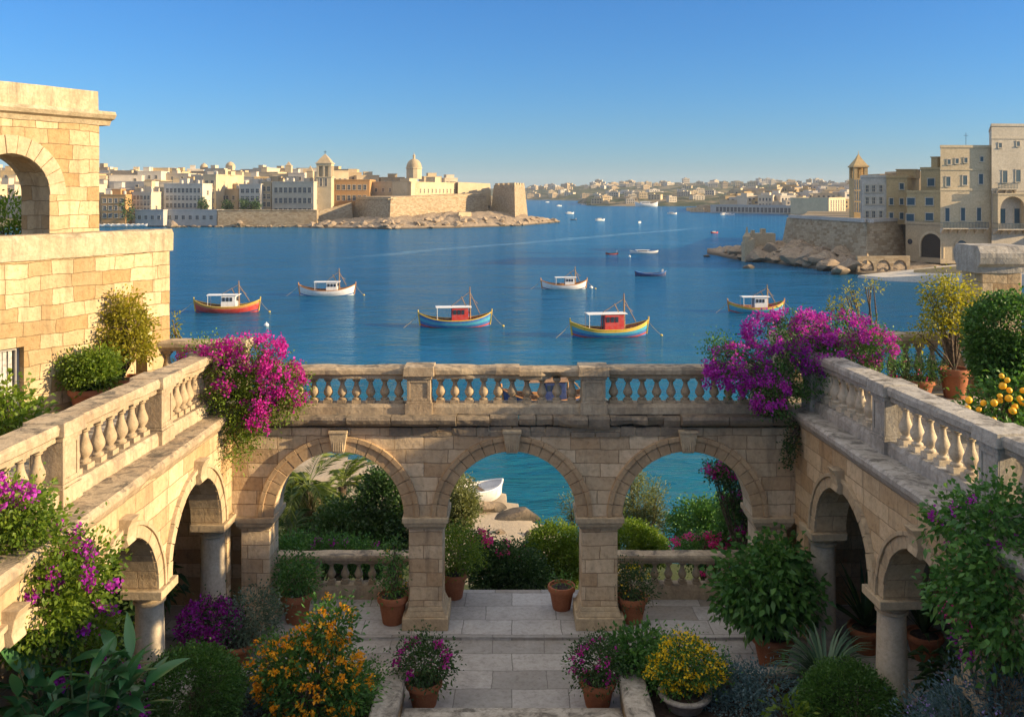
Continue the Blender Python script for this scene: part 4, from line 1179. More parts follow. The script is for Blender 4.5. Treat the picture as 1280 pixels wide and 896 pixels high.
# ================================================================ right shore
RS = Polar([(884, 226, 10, -5.4), (915, 208, 20, -4.2), (965, 196, 30, -2.9), (1030, 178, 30, -3.0), (1075, 168, 30, -3.6), (1140, 163, 40, -4.0), (1210, 160, 40, -4.0), (1420, 150, 40, -4.0)], .5, 8.8, .6)
RS.mesh('right_shore', M['boulder'], 4, 16, 1.5)
RL = Polar([(1010, 214, 80, 2.5), (1100, 200, 80, 3), (1420, 185, 80, 3)], .2, 2.2, .3, -5)
BST = [(gx(975, 214), 214), (gx(1084, 178), 178), (gx(1134, 189), 189), (gx(1160, 230), 230), (gx(1000, 250), 250)]
bs = thing('bastion', 'grey sloping stone bastion wall above the right shore rocks', 'bastion', (gx(1060, 195), 195, -3))
mb = MB(); mb.prism(BST, -5, 3.2, 1.5); mb.build('bastion_wall', M['seawall'], bs)
mb = MB(); BT2 = []
for i in (0, 1, 2):
    pass
a, b, c = Vector(BST[0]), Vector(BST[1]), Vector(BST[2])
def strip(mb, a, b, off, z0, z1, th):
    e = (b - a).normalized(); nn = Vector((e.y, -e.x)); a = a - nn * off; b = b - nn * off
    mb.prism([(a + nn * .15)[:2], (b + nn * .15)[:2], (b - nn * th)[:2], (a - nn * th)[:2]], z0, z1)
strip(mb, a + (b - a).normalized() * 1.4, b - (b - a).normalized() * 1.2, 1.5, 3.2, 3.9, .7); strip(mb, b + (c - b).normalized() * 1.6, c, 1.5, 3.2, 3.85, .7)
mb.build('parapet', M['h_grey'], bs)
# curtain wall to the right of the bastion, with a round window and an arched passage
h = House('quay_curtain_wall', 'stained stone wall with an arched passage right of the bastion', 1132, 184.5, 1178, 177.5, 277.5, -4.6, 20, M['h_tan'], cat='wall')
def arch_part(h, px, yt, yb, wpx, name, mat, ring=True, out=.1):
    x, zt_, k = h.loc(px, yt); _, zb_, _ = h.loc(px, yb); w = wpx * k / F / max(.5, abs(h.u.x)) / 2
    mb = MB(); n = 12; P = [(x - w, zb_), (x + w, zb_)] + [(x + w * math.cos(a), zt_ - w + w * math.sin(a)) for a in np.linspace(0, math.pi, n)]
    m_ = len(P); mb.add([(p[0], -.03, p[1]) for p in P] + [(p[0], .05, p[1]) for p in P], [tuple(range(m_)), tuple(range(2 * m_ - 1, m_ - 1, -1))] + [((i + 1) % m_, i, m_ + i, m_ + (i + 1) % m_) for i in range(m_)])
    o = h.add(mb, name, mat)
    if ring:
        mb = MB(); mb.voussoirs(x, zt_ - w, w, w + .45, -out, .03, 9, .01); mb.box(x - w - .4, x - w, -out, .03, zb_, zt_ - w); mb.box(x + w, x + w + .4, -out, .03, zb_, zt_ - w)
        h.add(mb, 'surround', M['h_cream'], o)
    return o
M['passage_shade'] = plain('painted_passage_shade', (0.035, 0.028, 0.022), 0.9, 0.3)  # dark colour painted on a flat panel for the shade inside the arch
arch_part(h, 1165, 292, 322, 15, 'passage', M['passage_shade'], out=.3)
x, z, k = h.loc(1137.5, 302); mb = MB(); My = Matrix(((1, 0, 0, x), (0, 0, 1, 0), (0, -1, 0, z), (0, 0, 0, 1)))
mb = MB(); mb.lathe([(.55, -.05), (.55, .06)], 16, (0, 0, 0)); mb.v = [(p[0] + x, p[2], p[1] + z) for p in mb.v]; h.add(mb, 'round_window', M['glass'])
# town above
h1 = House('corner_house', 'grey corner house with a blank slab left face at the tip of the right town', 1078, 191, 1108, 190, 219, 3.0, 13, M['h_white'], shear=.12)
for py in (236, 251, 268):
    for px in (1084, 1092, 1101): h1.pwin(px, py, 3.2, 8, 'far')
for zf in (.3, .55, .8):
    for q in (.25, .5, .75): h1.win(q * 13, h1.h * zf, .8, 1.7, 'far', -1)
h2 = House('ochre_house', 'narrow ochre house right of the grey corner house', 1108, 189.5, 1134, 189, 219.5, 2.5, 12, M['h_ochre'], shear=.5)
for px, py in ((1114, 252), (1114, 270)): h2.pwin(px, py, 4, 8)
h2.pwin(1127, 233, 5, 7); h2.pwin(1127, 252, 4.5, 7); h2.pwin(1127, 270, 4.5, 8)
h2.hut(-1, 3, 4, 8, 1.2)
h3 = House('ochre_house', 'wide ochre house with a stepped roof in the right town', 1134, 185, 1178, 178.5, 238, 2.0, 8, M['h_ochre'], shear=.55)
for px, py in ((1139, 252), (1138, 272), (1162, 271), (1162, 252)): h3.pwin(px, py, 5.5, 9)
h3b = House('upper_house', 'upper ochre storey set back behind the wide ochre house', 1151, 189, 1182, 186, 209, 4.0, 10, M['h_ochre'], shear=.55)
h3b.pwin(1164, 228, 6, 9); h3b.hut(-2, -.8, 2, 3.2, 2.0)
h4 = House('tall_palace', 'tall pale palace with a long blue balcony in the right town', 1175.5, 177, 1239, 177.5, 186, -4.6, 18, M['h_cream'], zt=18.2, shear=.56)
for px, py in ((1186, 202.5), (1196, 201.5), (1207, 200.5), (1227, 199)): h4.pwin(px, py, 4, 6)
for px, py in ((1185, 227), (1206, 225.5), (1226, 224)): h4.pwin(px, py, 5, 12)
for px, py in ((1184, 268.5), (1203.5, 268), (1223.5, 268)):
    h4.pwin(px, py, 5, 16)
for py, t_ in ((238.5, .4), (213, .25), (290, .3)):
    _, z, _ = h4.loc(1207, py); h4.band(z, t_)
arch_part(h4, 1202, 300.5, 325, 13, 'arched_door', M['shutter'])
def balcony(h, pxa, pxb, py, dep=1.3, hh=1.1):
    xa, z, k = h.loc(pxa, py); xb, _, _ = h.loc(pxb, py)
    mb = MB(); mb.box(xa, xb, -dep, -.13, z - .2, z); o = h.add(mb, 'balcony', M['h_pale'])
    n = max(2, int((xb - xa) / 1.6))
    for i in range(n + 1):
        mb = MB(); q = xa + .2 + (xb - xa - .4) * i / n
        mb.add([(q - .15, -.13, z - .201), (q + .15, -.13, z - .201), (q + .15, -dep + .2, z - .201), (q - .15, -dep + .2, z - .201), (q - .15, -.13, z - 1.1), (q + .15, -.13, z - 1.1)], [(0, 1, 2, 3), (0, 4, 5, 1), (3, 2, 5, 4), (0, 3, 4), (1, 5, 2)])
        h.add(mb, 'corbel', M['h_pale'], o)
    mb = MB(); mb.box(xa, xb, -dep, -dep + .06, z + hh - .08, z + hh); mb.box(xa, xb, -dep, -dep + .06, z + .06, z + .12)
    n = max(4, int((xb - xa) / .28))
    for i in range(n + 1):
        q = xa + (xb - xa - .05) * i / n; mb.box(q, q + .09, -dep + .01, -dep + .05, z, z + hh - .08)
    for q in (xa, xb - .06): mb.box(q, q + .06, -dep + .06, -.14, z + hh - .08, z + hh); mb.box(q, q + .06, -dep + .06, -.14, z + .06, z + .12)
    h.add(mb, 'railing', M['iron'], o)
balcony(h4, 1174.5, 1231, 285)
mb = MB(); mb.tube([(0, 6, h4.h - .5), (0, 6, h4.h + 2.8)], .05); mb.box(-.5, .5, 5.98, 6.02, h4.h + 2.2, h4.h + 2.26); h4.add(mb, 'aerial', M['iron'])
h5 = House('tall_palace', 'tallest cream palace with an arched loggia at the right edge of the town', 1239.5, 176.6, 1345, 178, 160, -4.6, 18, M['h_pale'], zt=22.3, shear=.6)
for px, py in ((1250, 182), (1272.5, 180), (1300, 178)): h5.pwin(px, py, 4, 6)
for px, py in ((1256, 221), (1272.5, 220), (1302, 219)): h5.pwin(px, py, 6, 15)
for py in (239, 174): _, z, _ = h5.loc(1270, py); h5.band(z, .35)
balcony(h5, 1244, 1268, 236, 1.0)
xa, zb_, _ = h5.loc(1241, 287); xb, zt_, _ = h5.loc(1278, 241)
rl = (xb - xa) / 2 - .5
mb = MB(); zs_ = zt_ - .4 - rl - .3
mb.archwall(xb, zs_, zt_ - .4, .5, [((xa + xb) / 2, rl)], xa, 16, -1.6); mb.box(xa, xa + .5, -1.6, -1.1, zb_, zs_); mb.box(xb - .5, xb, -1.6, -1.1, zb_, zs_)
mb.box(xa, xa + .4, -1.1, -.01, zb_, zt_ - .4); mb.box(xb - .4, xb, -1.1, -.01, zb_, zt_ - .4); mb.box(xa - .1, xb + .1, -1.75, -.13, zt_ - .4, zt_ - .1)
h5.add(mb, 'loggia', M['h_cream'])
balcony(h5, 1240, 1290, 286, 1.9)
for px in (1253, 1271): h5.pwin(px, 270, 7, 18)
# bell tower behind the corner house
bt = thing('bell_tower', 'ochre bell tower with pyramid spire above the right town', 'bell tower', (gx(1073, 216), 216, 3))
x, D = gx(1073, 216), 216.0; r = 1.6
mb = MB(); mb.box(x - r, x + r, D - r, D + r, 3, ztop(223, D)); mb.build('shaft', M['h_ochre'], bt)
z0, z1 = ztop(223, D), ztop(209.5, D); mb = MB()
for sx in (-1, 1):
    for sy in (-1, 1): mb.box(x + min(sx * r, sx * (r - .8)), x + max(sx * r, sx * (r - .8)), D + min(sy * r, sy * (r - .8)), D + max(sy * r, sy * (r - .8)), z0, z1)
mb.box(x - r * 1.15, x + r * 1.15, D - r * 1.15, D + r * 1.15, z1, z1 + .35); mb.box(x - .5, x + .5, D - .5, D + .5, z0, z1)
mb.build('belfry', M['h_ochre'], bt)
mb = MB(); mb.lathe([(r * 1.5, z1 + .35), (r * .55, z1 + 2.0), (.06, ztop(192.5, D))], 4, (x, D, 0), ang0=rad(45)); mb.tube([(x, D, ztop(193, D)), (x, D, ztop(189, D))], .06); mb.build('spire', M['h_ochre'], bt)
for lab, pa, pb, yt, D, mt in (('plain cream palace right of the tallest palace on the right shore', 1347, 1420, 185, 180, 'cream'), ('low tan house at the far right end of the right town', 1422, 1480, 215, 182, 'tan')):
    h = House('shore_palace', lab, pa, D, pb, D, yt, -4.6, 16, M['h_' + mt], shear=.6); h.grid(3, 4, 1.1, 2.0, kind='shut')
# low houses farther back so the town has depth
for lab, pa, pb, yt, D in (('pale house with a curved gable behind the wide ochre house', 1128, 1152, 214, 222), ('pale roof block just left of the tall palace', 1100, 1128, 217.5, 226)):
    h = House('back_house', lab, pa, D, pb, D, yt, 2, 10, M['h_tan'])
mb = MB(); mb.prism([(gx(1000, 222), 222), (gx(1134, 190.5), 190.5), (gx(1500, 166), 166), (gx(1500, 300), 300), (gx(1010, 300), 300)], -5, 2.9); struct(mb.build('town_terrace', M['town_ground']))
# quay ramp and ruined arches
qr = thing('quay_ramp', 'pale curved boat ramp below the right town palaces', 'ramp', (gx(1160, 158), 158, -6))
mb = MB(); mb.prism([(gx(1068, 164), 164), (gx(1105, 157), 157), (gx(1190, 152), 152), (gx(1330, 146), 146), (gx(1330, 165), 165), (gx(1190, 166), 166), (gx(1120, 168), 168)], -7, [-5.6, -5.4, -4.4, -3.9, -3.9, -3.9, -5.2], .5); mb.build('ramp', M['h_white'], qr)
mb = MB(); mb.prism([(gx(1142, 160), 160), (gx(1215, 154), 154), (gx(1330, 149), 149), (gx(1330, 150.5), 150.5), (gx(1215, 155.5), 155.5), (gx(1142, 161.5), 161.5)], -6, [-4.4, -3.0, -2.6, -2.6, -3.0, -4.4]); mb.build('ramp_wall', M['h_ochre'], qr)
ra_ = thing('ruined_arches', 'row of low grey ruined arches at the foot of the bastion', 'ruin', (gx(1072, 170), 170, -6), .1)
mb = MB(); mb.archwall(10.2, 1.3, 3.3, .8, [(1.8, 1.3), (5.0, 1.3), (8.2, 1.3)], 0, 12)
for q in (0, 3.2, 6.4, 9.6): mb.box(q if q else 0, q + .5 if q else .5, 0.001, .79, -.5, 1.3)
o = mb.build('arches', M['seawall'], None); o.parent = ra_
jr = thing('ruined_jetty', 'small ruined jetty wall with a pointed stump on the rocky tip', 'ruin', (gx(950, 200), 200, -3))
mb = MB(); y = 200
mb.prism([(gx(931, y), y), (gx(943, y), y), (gx(943, y), y + 3), (gx(931, y), y + 3)], -6, [ztop(304, y), ztop(298, y), ztop(298, y), ztop(304, y)])
mb.lathe([(1.1, -5), (.9, ztop(296, y)), (.3, ztop(291, y)), (.12, ztop(284, y))], 8, (gx(935, y), y + 1, 0)); mb.build('stump', M['h_tan'], jr)
mb = MB(); mb.box(gx(944, y), gx(976, y), y + 4, y + 7, -6, ztop(293, y)); mb.box(gx(946, y), gx(950, y), y + 4.2, y + 5.5, ztop(293, y), ztop(289, y)); mb.box(gx(959, y), gx(964, y), y + 4.2, y + 6, ztop(293, y), ztop(287, y)); mb.build('wall', M['h_tan'], jr)
for k in range(90):
    px = random.triangular(892, 1080, 1020); D, W, zt = RS._col(px)
    t_ = abs(random.gauss(.0, .45)) % 1.0
    X, Y, z = RS.p(px, max(.01, t_)); s_ = random.uniform(1.2, 3.0) * (.55 + .5 * min(1, (px - 885) / 60))
    rock(X, Y, z + .3 * s_, s_, 'grey brown boulder heaped on the shore below the bastion', 'boulders below the bastion', random.uniform(1, 1.5))
rock(gx(937, 183), 183, WZ + .1, 1.1, 'dark wet rock alone in the water before the boulders', None, 1.4)
rock(gx(884, 216), 216, WZ + .1, .9, 'small dark rock off the tip of the right shore', None, 1.4)
rock(gx(1048, 170), 170, WZ + .5, 2.0, 'large smooth boulder at the water below the bastion corner', None, 1.7)
# ================================================================ boats
def paint(name, c, r=.5):
    t = NT('paint_' + name); pos = t.n('TexCoord').outputs['Object']
    a = t.noise(pos, 3.0, 6, .7); mp = t.n('Mapping', i_0=pos); mp.inputs['Scale'].default_value = (5, 5, .8); b = t.noise(mp.outputs[0], 1.4, 5, .7)
    faded = tuple(min(.8, x * .8 + .07) for x in c)
    col = t.mix(t.ramp(a.outputs[0], [(.4, (0, 0, 0)), (.65, (1, 1, 1))]), c, faded)
    col = t.mix(t.math('MULTIPLY', t.ramp(b.outputs[0], [(.56, (0, 0, 0)), (.7, (1, 1, 1))]), .5), col, (.10, .055, .03))
    t.set(Base_Color=col, Roughness=r); t.b.inputs['Specular IOR Level'].default_value = .35
    return t.m
P = dict(red=paint('red', (.50, .028, .018)), blue=paint('blue', (.015, .13, .36)), navy=paint('navy', (.015, .035, .13)), yellow=paint('yellow', (.62, .40, .03)), orange=paint('orange', (.52, .20, .035)),
         white=paint('white', (.72, .70, .66)), teal=paint('teal', (.03, .30, .42)), wood=plain('boat_wood', (.30, .17, .08), .7, .35, .2, 8), dark=paint('dark', (.03, .03, .035)), rope=plain('rope', (.30, .24, .15), .9, .3), cushion=plain('net', (.35, .08, .10), .95, .4))
def hullpt(t, w, L, B, sh):
    """t -1..1 along, w 0..1 keel to gunwale"""
    b = B / 2 * max(0.0, 1 - abs(t) ** 2.6) ** .75
    zt_ = sh + sh * 1.0 * abs(t) ** 2.6
    zb_ = -.45 + .25 * abs(t) ** 4
    y = b * (.42 + .58 * math.sin(w * math.pi / 2) ** .8)
    return Vector((t * L / 2 * (1 + .05 * (w - .5) * abs(t)), y, zb_ + (zt_ - zb_) * w))
def strake(L, B, sh, w0, w1, out, th=0.0, n=26, m=4):
    mb = MB()
    for s_ in (-1, 1):
        v, f = [], []
        for i in range(n + 1):
            t = -1 + 2 * i / n
            for k in range(m + 1):
                p = hullpt(t, w0 + (w1 - w0) * k / m, L, B, sh); v.append((p.x, s_ * (p.y + out), p.z))
        for i in range(n):
            for k in range(m):
                q = (i * (m + 1) + k, (i + 1) * (m + 1) + k, (i + 1) * (m + 1) + k + 1, i * (m + 1) + k + 1)
                f.append(q if s_ < 0 else q[::-1])
        mb.add(v, f)
    return mb
def fishing_boat(label, px, py, L, rz, hull, band, top, gun, cab, canopy, mast=3.4, B=2.7, dx=0.0, ck=1.0, boot='red', grp='traditional fishing boats moored in the bay', flip=False, cargo=None):
    D = gd(py); loc = (gx(px, D), D, WZ)
    t = thing('fishing_boat', label, 'fishing boat', (0, 0, 0), 0, grp)
    sh = .78 * L / 8
    mb = strake(L, B, sh, 0, .56, 0, m=6); mb.build('hull', P[hull], t, smooth=True)
    strake(L, B, sh, .26, .36, .012, m=1).build('waterline_band', P[boot], t, smooth=True)
    strake(L, B, sh, .56, .78, .018, m=2).build('strake', P[band], t, smooth=True)
    strake(L, B, sh, .78, 1.0, .005, m=2).build('bulwark', P[top], t, smooth=True)
    mb = MB()                                          # gunwale and stem posts
    for s_ in (-1, 1): mb.tube([(p.x, s_ * p.y, p.z) for p in (hullpt(-1 + 2 * i / 26, 1, L, B, sh) for i in range(27))], .06, n=6)
    mb.build('gunwale', P[gun], t, smooth=True)
    for e in (-1, 1):
        p0 = hullpt(e, .2, L, B, sh); p1 = hullpt(e, 1, L, B, sh)
        mb = MB(); mb.tube([(p0.x, 0, p0.z), (p1.x + e * .04, 0, p1.z), (p1.x + e * .08, 0, p1.z + .38)], .11, .07, 6); mb.build('stem_post', P[gun], t)
    v, f = [], []                                      # inside faces and deck
    n = 22
    for i in range(n + 1):
        tt = -.97 + 1.94 * i / n; p = hullpt(tt, .66, L, B, sh); q = hullpt(tt, .97, L, B, sh)
        v += [(q.x, -max(0, q.y - .05), q.z), (p.x, -max(0, p.y - .06), p.z), (p.x, max(0, p.y - .06), p.z), (q.x, max(0, q.y - .05), q.z)]
    for i in range(n):
        for k in range(3): f.append((4 * i + k, 4 * i + k + 1, 4 * i + k + 5, 4 * i + k + 4))
    mb = MB(); mb.add(v, f); mb.build('deck', P['wood'], t)
    # wheelhouse
    zc_ = sh * .72; cx0, cx1, cw, ch = -.45 * ck + dx, 1.45 * ck + dx, .85, 1.62 * ck
    k = L / 8; cx0 *= k; cx1 *= k; ch *= k; cw *= k
    mb = MB(); mb.box(cx0, cx1, -cw, cw, zc_, zc_ + ch, .04, .05); c = mb.build('wheelhouse', P[cab], t, bevel=.03)
    for i in range(3):
        a = cx0 + .2 * k + i * .46 * k
        for s_ in (-1, 1):
            mb = MB(); y0, y1 = sorted((s_ * (cw - .02), s_ * (cw + .012))); mb.box(a, a + .32 * k, y0, y1, zc_ + ch * .55, zc_ + ch * .86); mb.build('window', M['glass'], c)
    mb = MB(); mb.box(cx1 - .02, cx1 + .012, -cw * .6, cw * .6, zc_ + ch * .55, zc_ + ch * .86); mb.box(cx0 - .012, cx0 + .02, -cw * .3, cw * .3, zc_ + .1, zc_ + ch * .85); mb.build('window', M['glass'], c)
    mb = MB(); zr = zc_ + ch + .02
    mb.sweep([(-cw - .06, zr), (cw + .06, zr), (cw + .06, zr + .05), (0, zr + .11), (-cw - .06, zr + .05)], cx0 - 1.75 * k, cx1 + .35 * k, .3, .006, px); mb.build('canopy', P[canopy], t)
    for s_ in (-1, 1):
        mb = MB(); mb.tube([(cx0 - 1.6 * k, s_ * cw, zc_ * .8), (cx0 - 1.6 * k, s_ * cw, zr)], .03); mb.build('canopy_post', P['white'], t)
    # deck clutter
    for i in range(5):
        mb = MB()
        a = random.uniform(-.62, .62) * L / 2; 
        if cx0 - .3 < a < cx1 + .3: a = cx1 + .7 + random.uniform(0, .6)
        s_ = random.uniform(.12, .26); b_ = random.uniform(-.4, .4); mb.box(a - s_, a + s_, b_ - s_, b_ + s_, sh * .62, sh * .62 + random.uniform(.25, .5), .02, .02)
        mb.build('crate', P[cargo or 'wood'], t)
    mb = MB(); xm = cx1 + .25 * k
    mb.tube([(xm, 0, sh * .6), (xm - .02, 0, zc_ + mast * .6), (xm - .05, 0, zc_ + mast)], .11, .06); mb.build('mast', P['wood'], t)
    mb = MB(); p1 = hullpt(.95, 1, L, B, sh)
    mb.tube([(xm + .1, 0, zc_ + .5), (xm - 1.0 * k, 0.2, zc_ + mast * .72)], .055); 
    mb.tube([(xm - .05, 0, zc_ + mast * .85), (p1.x * .72, 0, p1.z * .95)], .045); mb.tube([(xm - .05, 0, zc_ + mast * .85), (cx0, 0, zr + .1)], .035)
    mb.tube([(xm - .05, 0, zc_ + mast * .72), (xm + .9 * k, 0, zc_ + mast * .5)], .03)
    mb.build('rigging', P['wood'], t)
    for e in (-1, 1):
        p1 = hullpt(e, 1, L, B, sh); mb = MB(); r_ = 1.7 if e < 0 else 1.3
        mb.tube([(p1.x, 0, p1.z - .1), (p1.x + e * r_ * .45, -.3, p1.z * .45), (p1.x + e * r_, -.6, .02)], .025); mb.build('mooring_rope', P['rope'], t)
    mb = MB(); mb.lathe([(.02, -.14), (.12, -.06), (.15, .03), (.11, .12), (.03, .18)], 10, (p1.x + r_, -.6, 0)); mb.build('mooring_float', P['yellow'], t, smooth=True)
    if cargo == 'cushion': pass
    t.location = loc; t.rotation_euler = (0, 0, rz); WLOC[t.name] = Vector(loc)
    return t
fishing_boat('red fishing boat with white wheelhouse and yellow bow, nearest the left shore', 284, 390, 7.9, .10, 'red', 'red', 'orange', 'yellow', 'white', 'white', dx=-.2, boot='navy')
fishing_boat('white fishing boat with orange gunwale and white wheelhouse, behind the red boat', 409, 369, 8.0, .08, 'white', 'white', 'white', 'orange', 'white', 'white', dx=.3, ck=.85, boot='blue')
fishing_boat('blue fishing boat with red wheelhouse, centre of the bay', 569, 408, 8.0, .12, 'blue', 'teal', 'blue', 'yellow', 'red', 'white', 3.9)
fishing_boat('small white fishing boat with orange gunwale in the middle distance', 705, 361, 7.0, .06, 'white', 'white', 'white', 'orange', 'white', 'white', 3.0, dx=.5, ck=.9, boot='navy')
fishing_boat('bright yellow and blue fishing boat with red wheelhouse, nearest of all boats', 762, 420, 8.2, .16, 'blue', 'teal', 'yellow', 'yellow', 'red', 'white', 3.9, dx=-.25, ck=1.08)
fishing_boat('light blue fishing boat with white wheelhouse behind the purple bougainvillea', 945, 390, 7.0, .05, 'teal', 'teal', 'yellow', 'orange', 'white', 'white', 3.0, cargo='cushion')
fishing_boat('dark boat with brown canopy moored just beyond the broken balustrade', 686, 507, 6.5, .1, 'navy', 'navy', 'navy', 'orange', 'navy', 'wood', 2.0, grp=None)
def open_boat(label, px, py, L, rz, hull, gun, grp=None, B=None, name='rowing_boat', motor=True, z=None, D=None):
    D = D or gd(py); B = B or L * .33
    t = thing(name, label, 'boat', (0, 0, 0), 0, grp); sh = .085 * L
    mb = strake(L, B, sh, 0, .85, 0, n=16, m=4); mb.build('hull', P[hull], t, smooth=True)
    mb = MB()
    for s_ in (-1, 1): mb.tube([(p.x, s_ * p.y, p.z) for p in (hullpt(-1 + 2 * i / 16, 1, L, B, sh) for i in range(17))], .03 + .006 * L, n=6)
    w = strake(L, B, sh, .85, 1, .004, n=16, m=1); mb.add(w.v, w.f); mb.build('gunwale', P[gun], t)
    v, f = [], []
    for i in range(15):
        p = hullpt(-.95 + 1.9 * i / 14, .55, L, B, sh); q = hullpt(-.95 + 1.9 * i / 14, .97, L, B, sh); v += [(q.x, -q.y * .96, q.z), (p.x, -p.y * .9, p.z), (p.x, p.y * .9, p.z), (q.x, q.y * .96, q.z)]
    for i in range(14):
        for k in range(3): f.append((4 * i + k, 4 * i + k + 1, 4 * i + k + 5, 4 * i + k + 4))
    mb = MB(); mb.add(v, f); mb.build('inside', P['white' if gun == 'white' else 'wood'], t)
    for tt in (-.35, .2):
        p = hullpt(tt, .8, L, B, sh); mb = MB(); mb.box(p.x - .05 * L * .6, p.x + .05 * L * .6, -p.y * .93, p.y * .93, p.z - .04, p.z); mb.build('thwart', P['wood'], t)
    if motor:
        mb = MB(); mb.box(.36 * L, .43 * L, -.18, .18, sh, sh + .75, .03, .03); mb.build('engine_box', P['white'], t)
    loc = (gx(px, D), D, WZ if z is None else z); t.location = loc; t.rotation_euler = (0, 0, rz)
    return t
open_boat('dark open rowing boat alone behind the yellow and blue boat', 813, 345, 5.6, -.05, 'navy', 'blue')
open_boat('white dinghy pulled up on the rocks below the arcade', 596, 0, 2.7, .45, 'white', 'white', motor=False, z=gz(618, 44.5) + .1, D=44.5, B=1.5)
def motor_boat(label, px, py, L, rz, c1='white', c2='white', grp=None, low=1.0):
    D = gd(py); t = thing('motor_boat', label, 'motor boat', (0, 0, 0), 0, grp); sh = .11 * L * low
    strake(L, L * .3, sh, 0, 1, 0, n=14, m=3).build('hull', P[c1], t, smooth=True)
    v, f = [], []
    for i in range(13):
        p = hullpt(-.97 + 1.94 * i / 12, .93, L, L * .3, sh); v += [(p.x, -p.y * .98, p.z), (p.x, p.y * .98, p.z)]
    for i in range(12): f.append((2 * i, 2 * i + 2, 2 * i + 3, 2 * i + 1))
    mb = MB(); mb.add(v, f); mb.build('deck', P['white'], t)
    mb = MB(); mb.box(-.28 * L, .16 * L, -.1 * L, .1 * L, sh * .9, sh * 1.9, .04 * L, .015 * L); c = mb.build('cabin', P[c2], t, bevel=.03)
    mb = MB(); mb.box(-.24 * L, .12 * L, -.1 * L - .004, .1 * L + .004, sh * 1.25, sh * 1.55, .02 * L); mb.build('window', M['glass'], c)
    mb = MB(); mb.box(-.3 * L, .2 * L, -.11 * L, .11 * L, sh * 1.95, sh * 2.05); mb.build('canopy', P['white'], t)
    t.location = (gx(px, D), D, WZ); t.rotation_euler = (0, 0, rz); return t
motor_boat('long white motor boat in the open bay behind the small white fishing boat', 805, 316.5, 7.0, .02, low=.5)
motor_boat('white motor boat with cabin off the tip of the sea fort', 750, 276, 5.6, .4)
motor_boat('white motor boat in the open bay right of the one off the fort tip', 799.5, 279, 4.2, 1.2)
motor_boat('little white motor boat heading for the right shore rocks', 893, 291.5, 3.0, .3, 'red')
open_boat('small dark red boat in the open bay left of the long white motor boat', 765, 318, 3.2, .2, 'red', 'dark')
open_boat('small dark boat close to the boulders at the fort tip', 717, 275, 3.4, .1, 'dark', 'dark')
motor_boat('white ferry moored below the green headland', 808, 258.3, 24, .1)
lab_ds = 'tiny white boat far out before the hills'
for px, py in ((684, 253.2), (699, 258), (712, 267.5), (912, 269.5), (905, 269), (730, 256.6), (840, 268)):
    motor_boat(lab_ds, px, py, 6.5, random.uniform(-.6, .6), grp='tiny far boats')
for i in range(9):
    open_boat('small pale boat drawn up along the left end of the far quay', 129 + i * 6.2, 281.6, 4.6, random.uniform(-.4, .4), 'white', 'white', 'boats drawn up along the far quay', motor=False, z=-5.2, D=395)
# floats
for px, py, lab in ((333, 407, 'lone pale mooring buoy right of the red boat'), (739, 360, 'lone mooring buoy right of the small white fishing boat'), (787, 321, 'lone white buoy beside the long white motor boat')):
    D = gd(py); x = gx(px, D); mb = MB(); mb.lathe([(.03, -.25), (.22, -.12), (.3, .05), (.22, .22), (.06, .32), (.05, .42)], 12, (x, D, WZ)); tag(mb.build('mooring_buoy', P['white'], smooth=True), lab, 'buoy')
